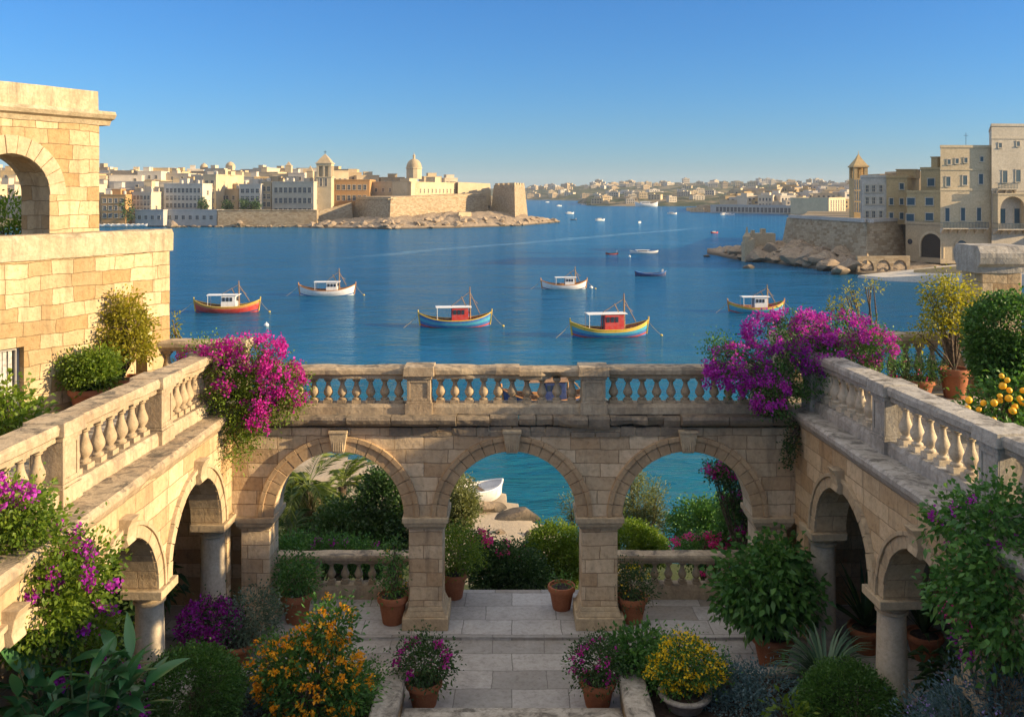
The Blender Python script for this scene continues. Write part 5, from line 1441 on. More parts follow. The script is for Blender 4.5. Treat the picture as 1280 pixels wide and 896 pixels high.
# ================================================================ plants
LM_ = dict(
    box=leaf_mat('boxwood_leaf', [(0.031, 0.085, 0.020), (0.060, 0.145, 0.027), (0.111, 0.230, 0.044)]),
    bright=leaf_mat('bright_leaf', [(0.052, 0.098, 0.011), (0.115, 0.190, 0.018), (0.218, 0.276, 0.032)], trans=.4),
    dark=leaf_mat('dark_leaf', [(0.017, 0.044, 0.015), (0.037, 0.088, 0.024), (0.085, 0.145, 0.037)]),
    green=leaf_mat('green_leaf', [(0.032, 0.096, 0.022), (0.067, 0.176, 0.035), (0.136, 0.264, 0.048)]),
    glossy=leaf_mat('glossy_leaf', [(0.020, 0.085, 0.034), (0.043, 0.153, 0.054), (0.085, 0.221, 0.076)], rough=.3, spec=.5),
    olive=leaf_mat('olive_leaf', [(0.081, 0.098, 0.034), (0.149, 0.172, 0.069), (0.253, 0.253, 0.103)], trans=.35),
    blue=leaf_mat('bluegrey_leaf', [(0.040, 0.088, 0.104), (0.080, 0.152, 0.176), (0.160, 0.240, 0.264)]),
    grey=leaf_mat('greygreen_leaf', [(0.053, 0.090, 0.060), (0.105, 0.165, 0.120), (0.210, 0.270, 0.210)]),
    gold=leaf_mat('golden_leaf', [(0.120, 0.130, 0.012), (0.270, 0.250, 0.020), (0.420, 0.360, 0.040)], trans=.45),
    blade=leaf_mat('blade_leaf', [(0.039, 0.091, 0.052), (0.078, 0.156, 0.091), (0.156, 0.234, 0.130)], trans=.2),
    palm=leaf_mat('palm_leaf', [(0.050, 0.085, 0.012), (0.120, 0.170, 0.025), (0.220, 0.250, 0.050)], trans=.35),
    dry=leaf_mat('dry_leaf', [(0.120, 0.090, 0.040), (0.200, 0.150, 0.070), (0.100, 0.090, 0.040)]),
    magenta=leaf_mat('magenta_bract', [(0.30, 0.005, 0.19), (0.47, 0.012, 0.33), (0.60, 0.05, 0.47)], trans=.4, rough=.6),
    purple=leaf_mat('purple_bract', [(0.220, 0.008, 0.240), (0.380, 0.020, 0.400), (0.560, 0.060, 0.580)], trans=.4, rough=.6),
    pink=leaf_mat('pink_bract', [(0.500, 0.012, 0.160), (0.660, 0.030, 0.280), (0.740, 0.100, 0.400)], trans=.4, rough=.6),
    orange=leaf_mat('orange_petal', [(0.720, 0.240, 0.008), (0.820, 0.380, 0.012), (0.860, 0.500, 0.030)], trans=.3, rough=.6),
    yellow=leaf_mat('yellow_petal', [(0.700, 0.420, 0.010), (0.800, 0.550, 0.015), (0.850, 0.650, 0.050)], trans=.3, rough=.6),
    lilac=leaf_mat('lilac_petal', [(0.200, 0.140, 0.420), (0.320, 0.240, 0.550), (0.420, 0.360, 0.600)], trans=.3),
)
def unit(a): return a / np.maximum(np.linalg.norm(a, axis=1, keepdims=True), 1e-9)
def leaf_obj(name, Pn, D, L, W, mat, parent, fold=.25, droop=.15, rnd=None, flat=None):
    """every leaf a folded rhombus at Pn pointing along D"""
    n = len(Pn)
    r = RNG.normal(size=(n, 3)); S = unit(np.cross(D, r if flat is None else r * (1 - flat) + np.array([0, 0, flat])))
    N = np.cross(S, D)
    ll = (L * RNG.uniform(.65, 1.25, (n, 1))); ww = (W * RNG.uniform(.7, 1.2, (n, 1)))
    mid = Pn + D * ll * .48
    A = Pn; B = mid + S * ww / 2 + N * ww * fold * .5; C = Pn + D * ll - np.array([0, 0, 1]) * ll * droop; E = mid - S * ww / 2 + N * ww * fold * .5
    V = np.empty((n, 4, 3)); V[:, 0] = A; V[:, 1] = B; V[:, 2] = C; V[:, 3] = E
    V = V.reshape(-1, 3) - (np.array(wloc(parent)) if parent is not None else 0)
    me = bpy.data.meshes.new(name)
    I = np.arange(n) * 4
    Fc = np.empty((n * 2, 3), dtype=np.int64); Fc[0::2] = np.stack([I, I + 1, I + 2], 1); Fc[1::2] = np.stack([I, I + 2, I + 3], 1)
    me.vertices.add(n * 4); me.vertices.foreach_set('co', V.astype(np.float32).ravel())
    me.loops.add(n * 6); me.loops.foreach_set('vertex_index', Fc.astype(np.int32).ravel())
    me.polygons.add(n * 2); me.polygons.foreach_set('loop_start', np.arange(0, n * 6, 3, dtype=np.int32))
    at_ = me.attributes.new('rnd', 'FLOAT', 'POINT')
    q = RNG.uniform(0, 1, n) if rnd is None else np.clip(rnd, 0, 1)
    at_.data.foreach_set('value', np.repeat(q, 4).astype(np.float32))
    me.materials.append(mat); me.update(calc_edges=True)
    o = bpy.data.objects.new(name, me); COL.objects.link(o)
    if parent is not None: o.parent = parent; WLOC[o.name] = wloc(parent)
    return o
def cloud(n, blobs, clump=.12, per=22, shell=(.45, 1.0), out=1.0, rand=.9, up=.25, zmin=None, lump=.0):
    """leaf points in clumps through a set of ellipsoids (centre, radii)"""
    w = np.array([(b[1][0] * b[1][1] * b[1][2]) ** .66 for b in blobs]); w = w / w.sum()
    Ps, Ds, Rs = [], [], []
    for b, k in zip(blobs, w):
        m = max(1, int(n * k / per)); c = np.array(b[0]); r = np.array(b[1])
        d = unit(RNG.normal(size=(m, 3)))
        rr = shell[0] + (shell[1] - shell[0]) * RNG.uniform(0, 1, (m, 1)) ** .55
        if lump:
            rr = rr * (1 + lump * np.array([noise.noise(Vector(q * 1.9) + Vector(c)) for q in d])[:, None] * 1.6)
        cc = c + d * rr * r; cr = RNG.uniform(0, 1, m)
        pts = np.repeat(cc, per, 0) + RNG.normal(size=(m * per, 3)) * clump
        dd = unit((pts - c) / r) * out + RNG.normal(size=pts.shape) * rand * .6 + np.array([0, 0, up])
        Ps.append(pts); Ds.append(unit(dd)); Rs.append(np.repeat(cr, per) * .6 + RNG.uniform(0, .4, m * per))
    P_, D_, R_ = np.concatenate(Ps), np.concatenate(Ds), np.concatenate(Rs)
    if zmin is not None:
        k = P_[:, 2] > zmin; P_, D_, R_ = P_[k], D_[k], R_[k]
    return P_, D_, R_
def foliage(t, n, blobs, L, W, mat, name='foliage', **k):
    kk = {q: k.pop(q) for q in ('fold', 'droop', 'flat') if q in k}
    P_, D_, R_ = cloud(n, blobs, **k)
    return leaf_obj(name, P_, D_, L, W, LM_[mat], t, rnd=R_, **kk)
def stems(t, base, tips, r0=.03, mat='bark', name='stem', jit=.08):
    mb = MB(); b = Vector(base)
    for tip in tips:
        e = Vector(tip); pts = [b]
        for q in (.33, .66): pts.append(b.lerp(e, q) + Vector((random.uniform(-jit, jit), random.uniform(-jit, jit), (e - b).length * .06)))
        pts.append(e); mb.tube(pts, r0, r0 * .35, 6)
    return mb.build(name, M[mat], t, smooth=True)
def pot_parts(t, r, h, z=None, mat='terracotta', saucer=False):
    c = wloc(t)
    mb = MB()
    mb.lathe([(r * .62, 0), (r * .66, .02), (r * .88, h * .74), (r * .90, h * .76), (r * 1.0, h * .78), (r * 1.02, h * .84), (r * 1.02, h * .96), (r * .99, h), (r * .87, h), (r * .85, h * .9), (r * .3, h * .88)], 28, c, cap=True)
    mb.build('pot', M[mat], t, smooth=True)
    mb = MB(); mb.lathe([(r * .86, h * .88), (r * .5, h * .93), (.02, h * .94)], 16, c, cap=False); mb.build('soil', M['soil'], t, smooth=True)
def potted(label, x, y, z, r, h, blobs, n, L, W, mat, name='potted_plant', cat='potted plant', group=None, flowers=None, stem=True, **k):
    """blobs given relative to the pot rim"""
    t = thing(name, label, cat, (x, y, z), 0, group)
    pot_parts(t, r, h)
    B_ = [((x + b[0][0], y + b[0][1], z + h + b[0][2]), b[1]) for b in blobs]
    if stem: stems(t, (x, y, z + h * .9), [b[0] for b in B_] + [(b[0][0] + random.uniform(-.5, .5) * b[1][0], b[0][1] + random.uniform(-.5, .5) * b[1][1], b[0][2] + b[1][2] * .3) for b in B_ for _ in range(2)], .022)
    foliage(t, n, B_, L, W, mat, **k)
    if flowers:
        fm, fn, fl, fc = flowers[:4]
        foliage(t, fn, B_, fl, fl * .9, fm, 'blossoms', clump=fc, per=flowers[4] if len(flowers) > 4 else 9, shell=(.88, 1.08), rand=1.4, fold=.3)
    return t
def shrub(name, label, cat, base, blobs, n, L, W, mat, group=None, flowers=None, tips=True, kind=None, nst=3, **k):
    t = thing(name, label, cat, base, 0, group, kind)
    if tips: stems(t, base, [b[0] for b in blobs] + [(b[0][0] + random.uniform(-.6, .6) * b[1][0], b[0][1] + random.uniform(-.6, .6) * b[1][1], b[0][2] + random.uniform(-.2, .6) * b[1][2]) for b in blobs for _ in range(nst)], .03 if nst else .022)
    foliage(t, n, blobs, L, W, mat, **k)
    for fl_ in (flowers or []):
        fb_, fm, fn, fl, fc, per = fl_
        foliage(t, fn, fb_ or blobs, fl, fl * .9, fm, 'blossoms', clump=fc, per=per, shell=(.86, 1.1), rand=1.5, fold=.3, up=.1)
    return t
def B(px, py, Y, rx, ry, rz): return (tuple(at(px, py, Y)), (rx, ry, rz))

# ---- courtyard pots
potted('terracotta pot of small leaved shrub at the foot of the left corner pier', gx(371, 19.75), 19.75, 0, .34, .62, [((0, 0, .38), (.45, .42, .42)), ((-.15, 0, .2), (.35, .35, .3))], 2600, .075, .04, 'green')
t = potted('terracotta pot of a thin straggly shrub against the left freestanding pier', gx(491, 19.7), 19.7, 0, .33, .6, [((0, 0, .45), (.24, .24, .4)), ((.05, 0, .95), (.2, .2, .28)), ((0, 0, .12), (.3, .3, .14))], 1100, .075, .04, 'green', flowers=('yellow', 60, .04, .03))
potted('sunlit orange pot with a round yellow green bush behind the left freestanding pier', gx(568, 20.9), 20.9, 0, .28, .56, [((.1, 0, .5), (.5, .46, .48))], 4200, .06, .038, 'bright')
potted('small terracotta pot with hardly any plant beside the right freestanding pier', gx(702, 20.35), 20.35, 0, .30, .52, [((0, 0, .06), (.2, .2, .09)), ((0, 0, .16), (.05, .05, .14))], 160, .08, .03, 'green', stem=False)
potted('terracotta pot of low bush dotted yellow right of the right freestanding pier', gx(790, 19.75), 19.75, 0, .33, .55, [((0, 0, .24), (.42, .4, .34))], 2600, .055, .03, 'dark', flowers=('yellow', 200, .04, .03, 4))
potted('big terracotta pot with a large round bush of broad leaves by the right columns', gx(966, 18.0), 18.0, -.06, .40, .62, [((-.15, 0, .95), (.85, .82, .74)), ((.35, 0, .78), (.55, .6, .52)), ((-.5, .1, .72), (.48, .55, .5)), ((.1, 0, 1.45), (.4, .4, .35))], 3600, .17, .105, 'green', clump=.16, per=12, droop=.3, up=.05)
potted('pot of magenta flowers before the left stair parapet end', gx(530, 16.62), 16.62, -.06, .33, .46, [((0, 0, .32), (.5, .42, .34))], 2400, .07, .04, 'dark', flowers=('magenta', 420, .06, .035, 14))
potted('pot of magenta flowers before the right stair parapet end', gx(747, 16.6), 16.6, -.06, .33, .48, [((0, 0, .3), (.45, .4, .36))], 2400, .065, .035, 'dark', flowers=('magenta', 300, .05, .03, 11))
potted('wide terracotta bowl of grey green shrub beside the left corner pier', gx(293, 18.15), 18.15, -.06, .44, .42, [((.32, .1, .4), (.5, .45, .5)), ((.05, 0, .2), (.45, .4, .25))], 3600, .075, .035, 'grey')
potted('wide pot brimming with purple flowers at the foot of the left columns', -5.98, 18.25, -.06, .42, .4, [((0, 0, .3), (.58, .5, .42))], 1800, .07, .035, 'dark', flowers=('purple', 3000, .06, .04, 14))
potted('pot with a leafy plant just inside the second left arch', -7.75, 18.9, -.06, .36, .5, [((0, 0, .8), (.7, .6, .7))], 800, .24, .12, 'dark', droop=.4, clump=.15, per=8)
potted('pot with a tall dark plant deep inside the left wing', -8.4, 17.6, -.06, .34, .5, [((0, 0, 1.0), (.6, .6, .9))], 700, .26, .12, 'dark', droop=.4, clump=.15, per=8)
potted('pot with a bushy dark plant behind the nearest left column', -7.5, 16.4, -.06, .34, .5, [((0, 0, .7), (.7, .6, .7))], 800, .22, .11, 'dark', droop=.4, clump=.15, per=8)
def spiky(label, base, n, Lb, W, mat, name='spiky_plant', cat='plant', pot=None, spread=1.0, up=.5, group=None, droop=.3, parent=None):
    """arching strap leaves from one heart"""
    t = parent or thing(name, label, cat, base, 0, group)
    z0 = base[2]
    if pot: pot_parts(t, *pot); z0 += pot[1] * .95
    v, f = [], []; vals = []
    for i in range(n):
        a = random.uniform(0, 6.283); el = math.atan(up * random.uniform(.2, 3.0)); L = Lb * random.uniform(.6, 1.1)
        d = Vector((math.cos(a) * math.cos(el), math.sin(a) * math.cos(el), math.sin(el))); s = Vector((-math.sin(a), math.cos(a), 0))
        p = Vector((base[0], base[1], z0)) + d * .05; m = 6; b0 = len(v); rv = random.random()
        for k in range(m + 1):
            w = W * (1 - (k / m) ** 2) * (.7 + .6 * min(1, k / 2)) * .5 + .002
            v += [p - s * w, p + s * w]; vals += [rv, rv]
            p = p + d * (L / m); d = (d + Vector((0, 0, -droop / m * (1 + k * .5)))).normalized()
        for k in range(m): f.append((b0 + 2 * k, b0 + 2 * k + 1, b0 + 2 * k + 3, b0 + 2 * k + 2))
    mb = MB(); mb.add(v, f); o = mb.build('leaves', LM_[mat], t, smooth=True)
    A = o.data.attributes.new('rnd', 'FLOAT', 'POINT'); A.data.foreach_set('value', np.array(vals, dtype=np.float32))
    return t
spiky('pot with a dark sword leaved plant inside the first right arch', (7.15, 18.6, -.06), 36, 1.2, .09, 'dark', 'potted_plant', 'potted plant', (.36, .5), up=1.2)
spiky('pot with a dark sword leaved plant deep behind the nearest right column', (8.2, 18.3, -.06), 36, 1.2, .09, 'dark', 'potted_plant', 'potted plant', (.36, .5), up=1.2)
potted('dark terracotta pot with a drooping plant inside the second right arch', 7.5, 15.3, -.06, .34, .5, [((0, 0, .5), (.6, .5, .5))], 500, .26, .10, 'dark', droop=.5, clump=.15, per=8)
# ---- planting beds
shrub('lantana', 'tall bush of orange yellow flower heads left of the garden steps', 'flowering bush', (gx(388, 15.7), 15.7, .2),
      [B(385, 850, 15.7, .75, .6, .75), B(415, 785, 15.7, .42, .35, .42), B(345, 830, 15.6, .42, .4, .36), B(430, 860, 15.6, .38, .4, .4)], 5200, .11, .05, 'green',
      flowers=[([B(385, 845, 15.6, .82, .62, .72), B(415, 782, 15.7, .45, .36, .44), B(343, 826, 15.6, .46, .4, .36), B(434, 850, 15.6, .36, .4, .42)], 'orange', 3000, .06, .035, 16)], clump=.13)
shrub('boxwood_ball', 'clipped round boxwood ball beside the nearest left column', 'clipped shrub', (gx(240, 15.0), 15.0, .3), [B(240, 868, 15.0, .80, .80, .70)], 22000, .05, .036, 'box', clump=.05, per=14, shell=(.78, 1.0), rand=.8, up=.35)
shrub('boxwood_ball', 'clipped round boxwood ball beside the nearest right column', 'clipped shrub', (gx(1060, 15.0), 15.0, .3), [B(1060, 886, 15.0, .76, .76, .68)], 20000, .05, .036, 'box', clump=.05, per=14, shell=(.78, 1.0), rand=.8, up=.35)
shrub('low_shrub', 'low blue grey shrub between the left boxwood ball and the orange flowers', 'shrub', (gx(322, 16.3), 16.3, .2), [B(320, 858, 16.3, .42, .4, .36), B(305, 880, 15.9, .3, .3, .3)], 2600, .06, .03, 'blue')
shrub('low_shrub', 'small green shrub against the left stair parapet', 'shrub', (gx(458, 16.2), 16.2, .2), [B(458, 850, 16.2, .30, .3, .32), B(440, 880, 15.7, .35, .3, .3)], 2200, .06, .035, 'green')
shrub('low_shrub', 'wide low bluish shrub behind the kerb left of the right boxwood ball', 'shrub', (gx(945, 16.3), 16.3, .2), [B(905, 858, 16.3, .55, .45, .36), B(960, 862, 16.3, .6, .45, .36), B(930, 885, 15.8, .6, .4, .3), B(890, 850, 16.5, .3, .3, .3)], 7000, .07, .03, 'blue', flowers=[])
shrub('low_shrub', 'dense green bush beside the right stair parapet behind the yellow flowers', 'shrub', (gx(795, 16.95), 16.95, .2), [B(797, 808, 16.9, .44, .4, .36), B(780, 822, 16.8, .35, .35, .3), B(805, 830, 16.8, .4, .35, .35)], 2200, .11, .065, 'green', clump=.1, per=12)
t = potted('stone bowl holding a bush thick with yellow flowers right of the steps', gx(856, 16.1), 16.1, .18, .46, .3, [((0, 0, .45), (.5, .45, .42)), ((.3, 0, .4), (.38, .36, .32)), ((-.35, 0, .32), (.34, .34, .28)), ((-.1, 0, .72), (.3, .3, .26))], 4200, .065, .035, 'green', flowers=('yellow', 1700, .055, .035, 10))
for c in t.children:
    if c.name.startswith('pot'): c.data.materials[0] = M['railgrey']
spiky('fountain of narrow arching grass blades before the right columns', (gx(1032, 16.4), 16.4, .3), 230, 1.25, .04, 'blade', 'ornamental_grass', 'ornamental grass', up=1.0, droop=.9)
spiky('dark agave with broad pointed leaves beside the nearest right column', (gx(1160, 14.6), 14.6, .15), 26, .95, .13, 'dark', 'agave', 'agave', up=.8, droop=.35)
def broadleaf(name, label, base, n, H, spread, L, W, mat):
    """canes with big blades"""
    t = thing(name, label, 'plant', base)
    mb = MB(); Ps, Ds = [], []
    for i in range(n):
        a = random.uniform(0, 6.283); r = spread * math.sqrt(random.random()); h = H * random.uniform(.45, 1.0)
        tip = Vector((base[0] + r * math.cos(a), base[1] + r * math.sin(a), base[2] + h)); b = Vector((base[0] + .3 * r * math.cos(a), base[1] + .3 * r * math.sin(a), base[2]))
        mb.tube([b, b.lerp(tip, .5) + Vector((0, 0, .1)), tip], .018, .01, 5)
        for k in range(7):
            q = .35 + .65 * k / 6; p = b.lerp(tip, q); aa = a + random.uniform(-2.4, 2.4); el = .25 + .9 * q * random.random()
            Ps.append(p); Ds.append(Vector((math.cos(aa) * math.cos(el), math.sin(aa) * math.cos(el), math.sin(el))))
    mb.build('stem', M['stem'], t, smooth=True)
    v, f, vals = [], [], []
    for p, d in zip(Ps, Ds):
        l = L * random.uniform(.6, 1.1); w = W * random.uniform(.7, 1.1); s = d.cross(Vector((0, 0, 1))).normalized(); s = (s + Vector((0, 0, random.uniform(-.4, .4)))).normalized(); rv = random.random(); b0 = len(v); m = 7; q = Vector(p); dd = d.copy()
        for k in range(m + 1):
            ww = w * .5 * math.sin(math.pi * (k / m) ** .75) + .002; nn = s.cross(dd)
            v += [q - s * ww + nn * ww * .35, q, q + s * ww + nn * ww * .35]; vals += [rv] * 3
            q = q + dd * (l / m); dd = (dd + Vector((0, 0, -.09))).normalized()
        for k in range(m): f += [(b0 + 3 * k, b0 + 3 * k + 1, b0 + 3 * k + 4, b0 + 3 * k + 3), (b0 + 3 * k + 1, b0 + 3 * k + 2, b0 + 3 * k + 5, b0 + 3 * k + 4)]
    m2 = MB(); m2.add(v, f); o = m2.build('leaves', LM_[mat], t, smooth=True)
    A = o.data.attributes.new('rnd', 'FLOAT', 'POINT'); A.data.foreach_set('value', np.array(vals, dtype=np.float32))
    return t
broadleaf('broadleaf_plant', 'lush plant with large glossy blades under the left bougainvillea', (-5.6, 11.9, 1.5), 36, 1.75, .85, .62, .17, 'glossy')
shrub('flowering_bush', 'purple flowered bush between the broad blades and the left boxwood ball', 'flowering bush', (-5.35, 13.6, .6), [B(150, 868, 13.6, .42, .4, .42), B(120, 830, 13.4, .35, .35, .4)], 2400, .07, .04, 'dark', flowers=[(None, 'purple', 700, .06, .035, 16)])
shrub('bougainvillea', 'tall bougainvillea with scattered magenta heads climbing the near left wall', 'bougainvillea', (-6.05, 11.9, 1.4),
      [B(35, 690, 12.0, .62, .45, .55), B(70, 735, 12.3, .62, .5, .5), B(15, 640, 11.9, .42, .4, .4), B(95, 790, 12.6, .5, .45, .5), B(30, 770, 12.0, .6, .5, .5), B(110, 700, 12.6, .3, .3, .25)], 13000, 0.085, 0.05, 'bright',
      flowers=[([B(40, 680, 12.0, .7, .45, .55), B(75, 735, 12.2, .65, .5, .5), B(12, 640, 11.9, .4, .4, .45), B(95, 800, 12.4, .5, .45, .5)], 'purple', 2000, .065, .05, 34)], nst=0, clump=.13)
shrub('climbing_plant', 'dark climber with few purple blooms hanging over the near right arcade', 'climber', (6.35, 12.0, 1.4),
      [B(1245, 650, 12.2, .42, .4, .42), B(1215, 655, 12.8, .35, .35, .25), B(1225, 725, 12.3, .45, .4, .42), B(1255, 715, 11.9, .5, .45, .55), B(1190, 740, 12.8, .25, .25, .18), B(1240, 800, 12.1, .3, .3, .35), B(1270, 770, 11.6, .4, .4, .5), B(1180, 650, 13.2, .18, .2, .12)], 6200, .115, .07, 'green',
      flowers=[([B(1225, 680, 12.2, .5, .45, .5), B(1230, 790, 12.2, .35, .3, .5), B(1190, 650, 12.9, .25, .2, .15)], 'purple', 360, .05, .04, 26), ([B(1215, 745, 12.3, .4, .35, .35)], 'pink', 160, .035, .06, 8)], nst=0, clump=.14, per=14, droop=.3)
shrub('lavender', 'bluish lavender mound at the foot of the near right arcade', 'lavender', (5.9, 12.2, 1.3), [B(1215, 890, 12.4, .55, .5, .42), B(1265, 870, 12.0, .5, .5, .5), B(1170, 900, 12.8, .4, .4, .3)], 6500, .085, .02, 'blue', up=.8, flowers=[(None, 'lilac', 500, .035, .03, 7)])
shrub('low_shrub', 'light green leafy sprig at the foot of the right boxwood ball', 'shrub', (gx(985, 14.3), 14.3, .5), [B(985, 893, 14.3, .22, .2, .14)], 130, .14, .07, 'bright', tips=False)
# ---- bougainvillea at the two upper corners
shrub('bougainvillea', 'magenta bougainvillea tumbling over the left corner of the balustrades', 'bougainvillea', (-6.5, 19.9, 4.6),
      [B(300, 458, 19.3, .75, .5, .5), B(335, 478, 19.2, .62, .45, .5), B(290, 498, 19.0, .52, .45, .55), B(262, 448, 19.6, .5, .45, .3), B(310, 525, 18.95, .42, .35, .5), B(298, 560, 18.9, .24, .25, .3), B(345, 505, 19.0, .42, .35, .35), B(370, 490, 19.05, .25, .25, .4)], 13000, .062, .036, 'bright',
      flowers=[([B(318, 440, 19.2, .62, .42, .32), B(350, 468, 19.0, .38, .4, .42), B(280, 442, 19.4, .45, .4, .24), B(325, 500, 18.8, .3, .25, .2), B(325, 525, 18.7, .22, .2, .22), B(372, 490, 19.0, .16, .2, .32), B(242, 446, 19.6, .28, .25, .12), B(278, 478, 18.7, .18, .2, .16)], 'magenta', 5200, .06, .05, 26)], clump=.12)
shrub('bougainvillea', 'large purple bougainvillea spreading over the right corner of the balustrades', 'bougainvillea', (6.6, 20.0, 4.6),
      [B(938, 462, 19.3, .75, .45, .5), B(995, 428, 19.5, .95, .6, .58), B(1055, 425, 19.7, .95, .6, .48), B(965, 492, 19.0, .45, .4, .35), B(1010, 465, 19.3, .5, .45, .5), B(1095, 440, 19.8, .55, .45, .35), B(905, 440, 19.2, .4, .35, .3)], 15000, .062, .036, 'green',
      flowers=[([B(985, 415, 19.3, .85, .5, .42), B(925, 455, 19.0, .62, .4, .42), B(1040, 410, 19.5, .85, .5, .3), B(955, 490, 18.8, .45, .35, .3), B(1090, 432, 19.6, .52, .4, .3), B(905, 470, 19.0, .4, .3, .24), B(1020, 440, 19.2, .5, .4, .4)], 'purple', 9500, .06, .05, 26)], clump=.12)
t = shrub('arching_spray', 'thin arching sprays of yellow green leaves above the purple bougainvillea', 'shrub', (8.0, 20.3, 4.6), [B(1062, 372, 20.0, .2, .2, .3), B(1085, 358, 20.0, .4, .15, .07), B(1045, 385, 20.0, .2, .2, .2)], 420, .07, .035, 'gold', clump=.06, per=8)
shrub('hanging_ivy', 'strand of dark ivy hanging in the right corner below the balustrade', 'ivy', (6.0, 19.2, 4.3), [B(990, 545, 19.0, .14, .1, .35), B(985, 570, 19.1, .1, .1, .25), B(965, 510, 19.2, .3, .15, .14)], 900, .06, .04, 'dark', clump=.06, per=8)
# ---- terraces
potted('terracotta pot of bright green bush on the left terrace beside the house window', gx(111, 19.2), 19.2, 4.6, .40, .52, [((-.05, 0, .32), (.62, .42, .28)), ((.15, 0, .42), (.40, .36, .26))], 8500, .08, .045, 'bright')
potted('terracotta pot of tall yellow green shrub against the sunlit house wall', gx(152, 20.1), 20.1, 4.6, .42, .55, [((-.02, 0, 1.05), (.45, .42, .5)), ((.3, 0, .72), (.42, .4, .36)), ((-.25, 0, .7), (.36, .36, .4)), ((-.2, 0, 1.5), (.28, .26, .26)), ((.18, 0, 1.55), (.22, .22, .3)), ((.4, 0, 1.2), (.2, .2, .22)), ((-.42, 0, 1.1), (.2, .2, .2))], 5200, .085, .048, 'gold', clump=.1)
shrub('leafy_shrub', 'bright leafy shrub at the left edge of the left terrace', 'shrub', (-8.75, 16.1, 4.6), [B(8, 525, 16.1, .55, .5, .5), B(20, 540, 15.9, .4, .4, .3), B(5, 495, 16.2, .2, .2, .25)], 1500, .15, .075, 'bright', clump=.14, per=12, droop=.3)
shrub('rooftop_shrub', 'green shrub seen through the arch of the tower wall', 'shrub', (-11.3, 20.6, 7.9), [((-11.25, 20.6, 8.55), (.6, .5, .55)), ((-11.0, 20.5, 8.2), (.4, .4, .4))], 1300, .14, .05, 'bright', clump=.12, per=10)
shrub('sapling', 'yellow leaved sprig just beyond the corner of the stone house', 'shrub', (-7.75, 21.95, 4.6), [B(217, 408, 21.9, .1, .1, .3)], 160, .09, .04, 'gold', clump=.06, per=8)
potted('low terracotta bowl of dark herbs on the right terrace', gx(1147, 20.6), 20.6, 4.6, .38, .42, [((0, 0, .18), (.55, .45, .26))], 2600, .06, .03, 'dark', flowers=('pink', 40, .05, .03, 5))
potted('terracotta pot with a slender yellow leaved tree beside the weathered pillar', gx(1193, 20.6), 20.6, 4.6, .33, .66, [((-.25, 0, 1.35), (.5, .4, .5)), ((.12, 0, 1.2), (.36, .36, .4)), ((-.45, 0, 1.0), (.3, .3, .25)), ((-.1, 0, 1.8), (.3, .3, .25)), ((-.55, 0, 1.7), (.2, .2, .14)), ((.3, 0, 1.65), (.2, .2, .2)), ((-.75, 0, .75), (.2, .15, .12))], 3000, .085, .045, 'gold', clump=.11, per=14, rand=1.1)
shrub('round_hedge', 'dark round clipped bush in front of the weathered pillar', 'clipped shrub', (gx(1266, 18.0), 18.0, 4.6), [B(1264, 422, 18.0, .84, .75, .86), B(1272, 462, 18.0, .80, .7, .62), B(1240, 440, 17.9, .35, .4, .4)], 24000, 0.085, 0.055, 'box', clump=.07, per=14, shell=(.7, 1.0))
t = shrub('lemon_bush', 'lemon bush laden with ripe yellow lemons behind the right balustrade', 'lemon tree', (gx(1252, 17.0), 17.0, 4.6), [B(1252, 510, 17.0, .62, .5, .42), B(1290, 500, 17.2, .6, .5, .5), B(1222, 518, 17.0, .32, .36, .26), B(1262, 485, 17.1, .3, .3, .2)], 2600, .14, .06, 'green', clump=.14, per=12, droop=.3)
pr = None
for k in range(20):
    a = random.uniform(0, 6.283); px = 1254 + 50 * math.cos(a) * random.uniform(.1, 1); py = 503 + 34 * math.sin(a) * random.random()
    p = at(px, py, 16.5 + random.uniform(-.06, .1)) - Vector(t.location)
    if pr is None:
        mb = MB(); mb.lathe([(.004, -.066), (.014, -.06), (.032, -.05), (.05, -.025), (.055, 0), (.05, .025), (.032, .046), (.012, .056), (.004, .06)], 12); mb.build('lemon', LEMON := plain('lemon_skin', (.82, .42, .012), .4, .12, .15, 40), None, smooth=True)
        pr = bpy.data.objects['lemon']; pr.parent = t; pr.location = p
    else: inst(pr, t, p, 0, random.uniform(.8, 1.2) * Vector((1, 1, 1))).rotation_euler = (random.uniform(-1.2, 1.2), random.uniform(-1.2, 1.2), 0)
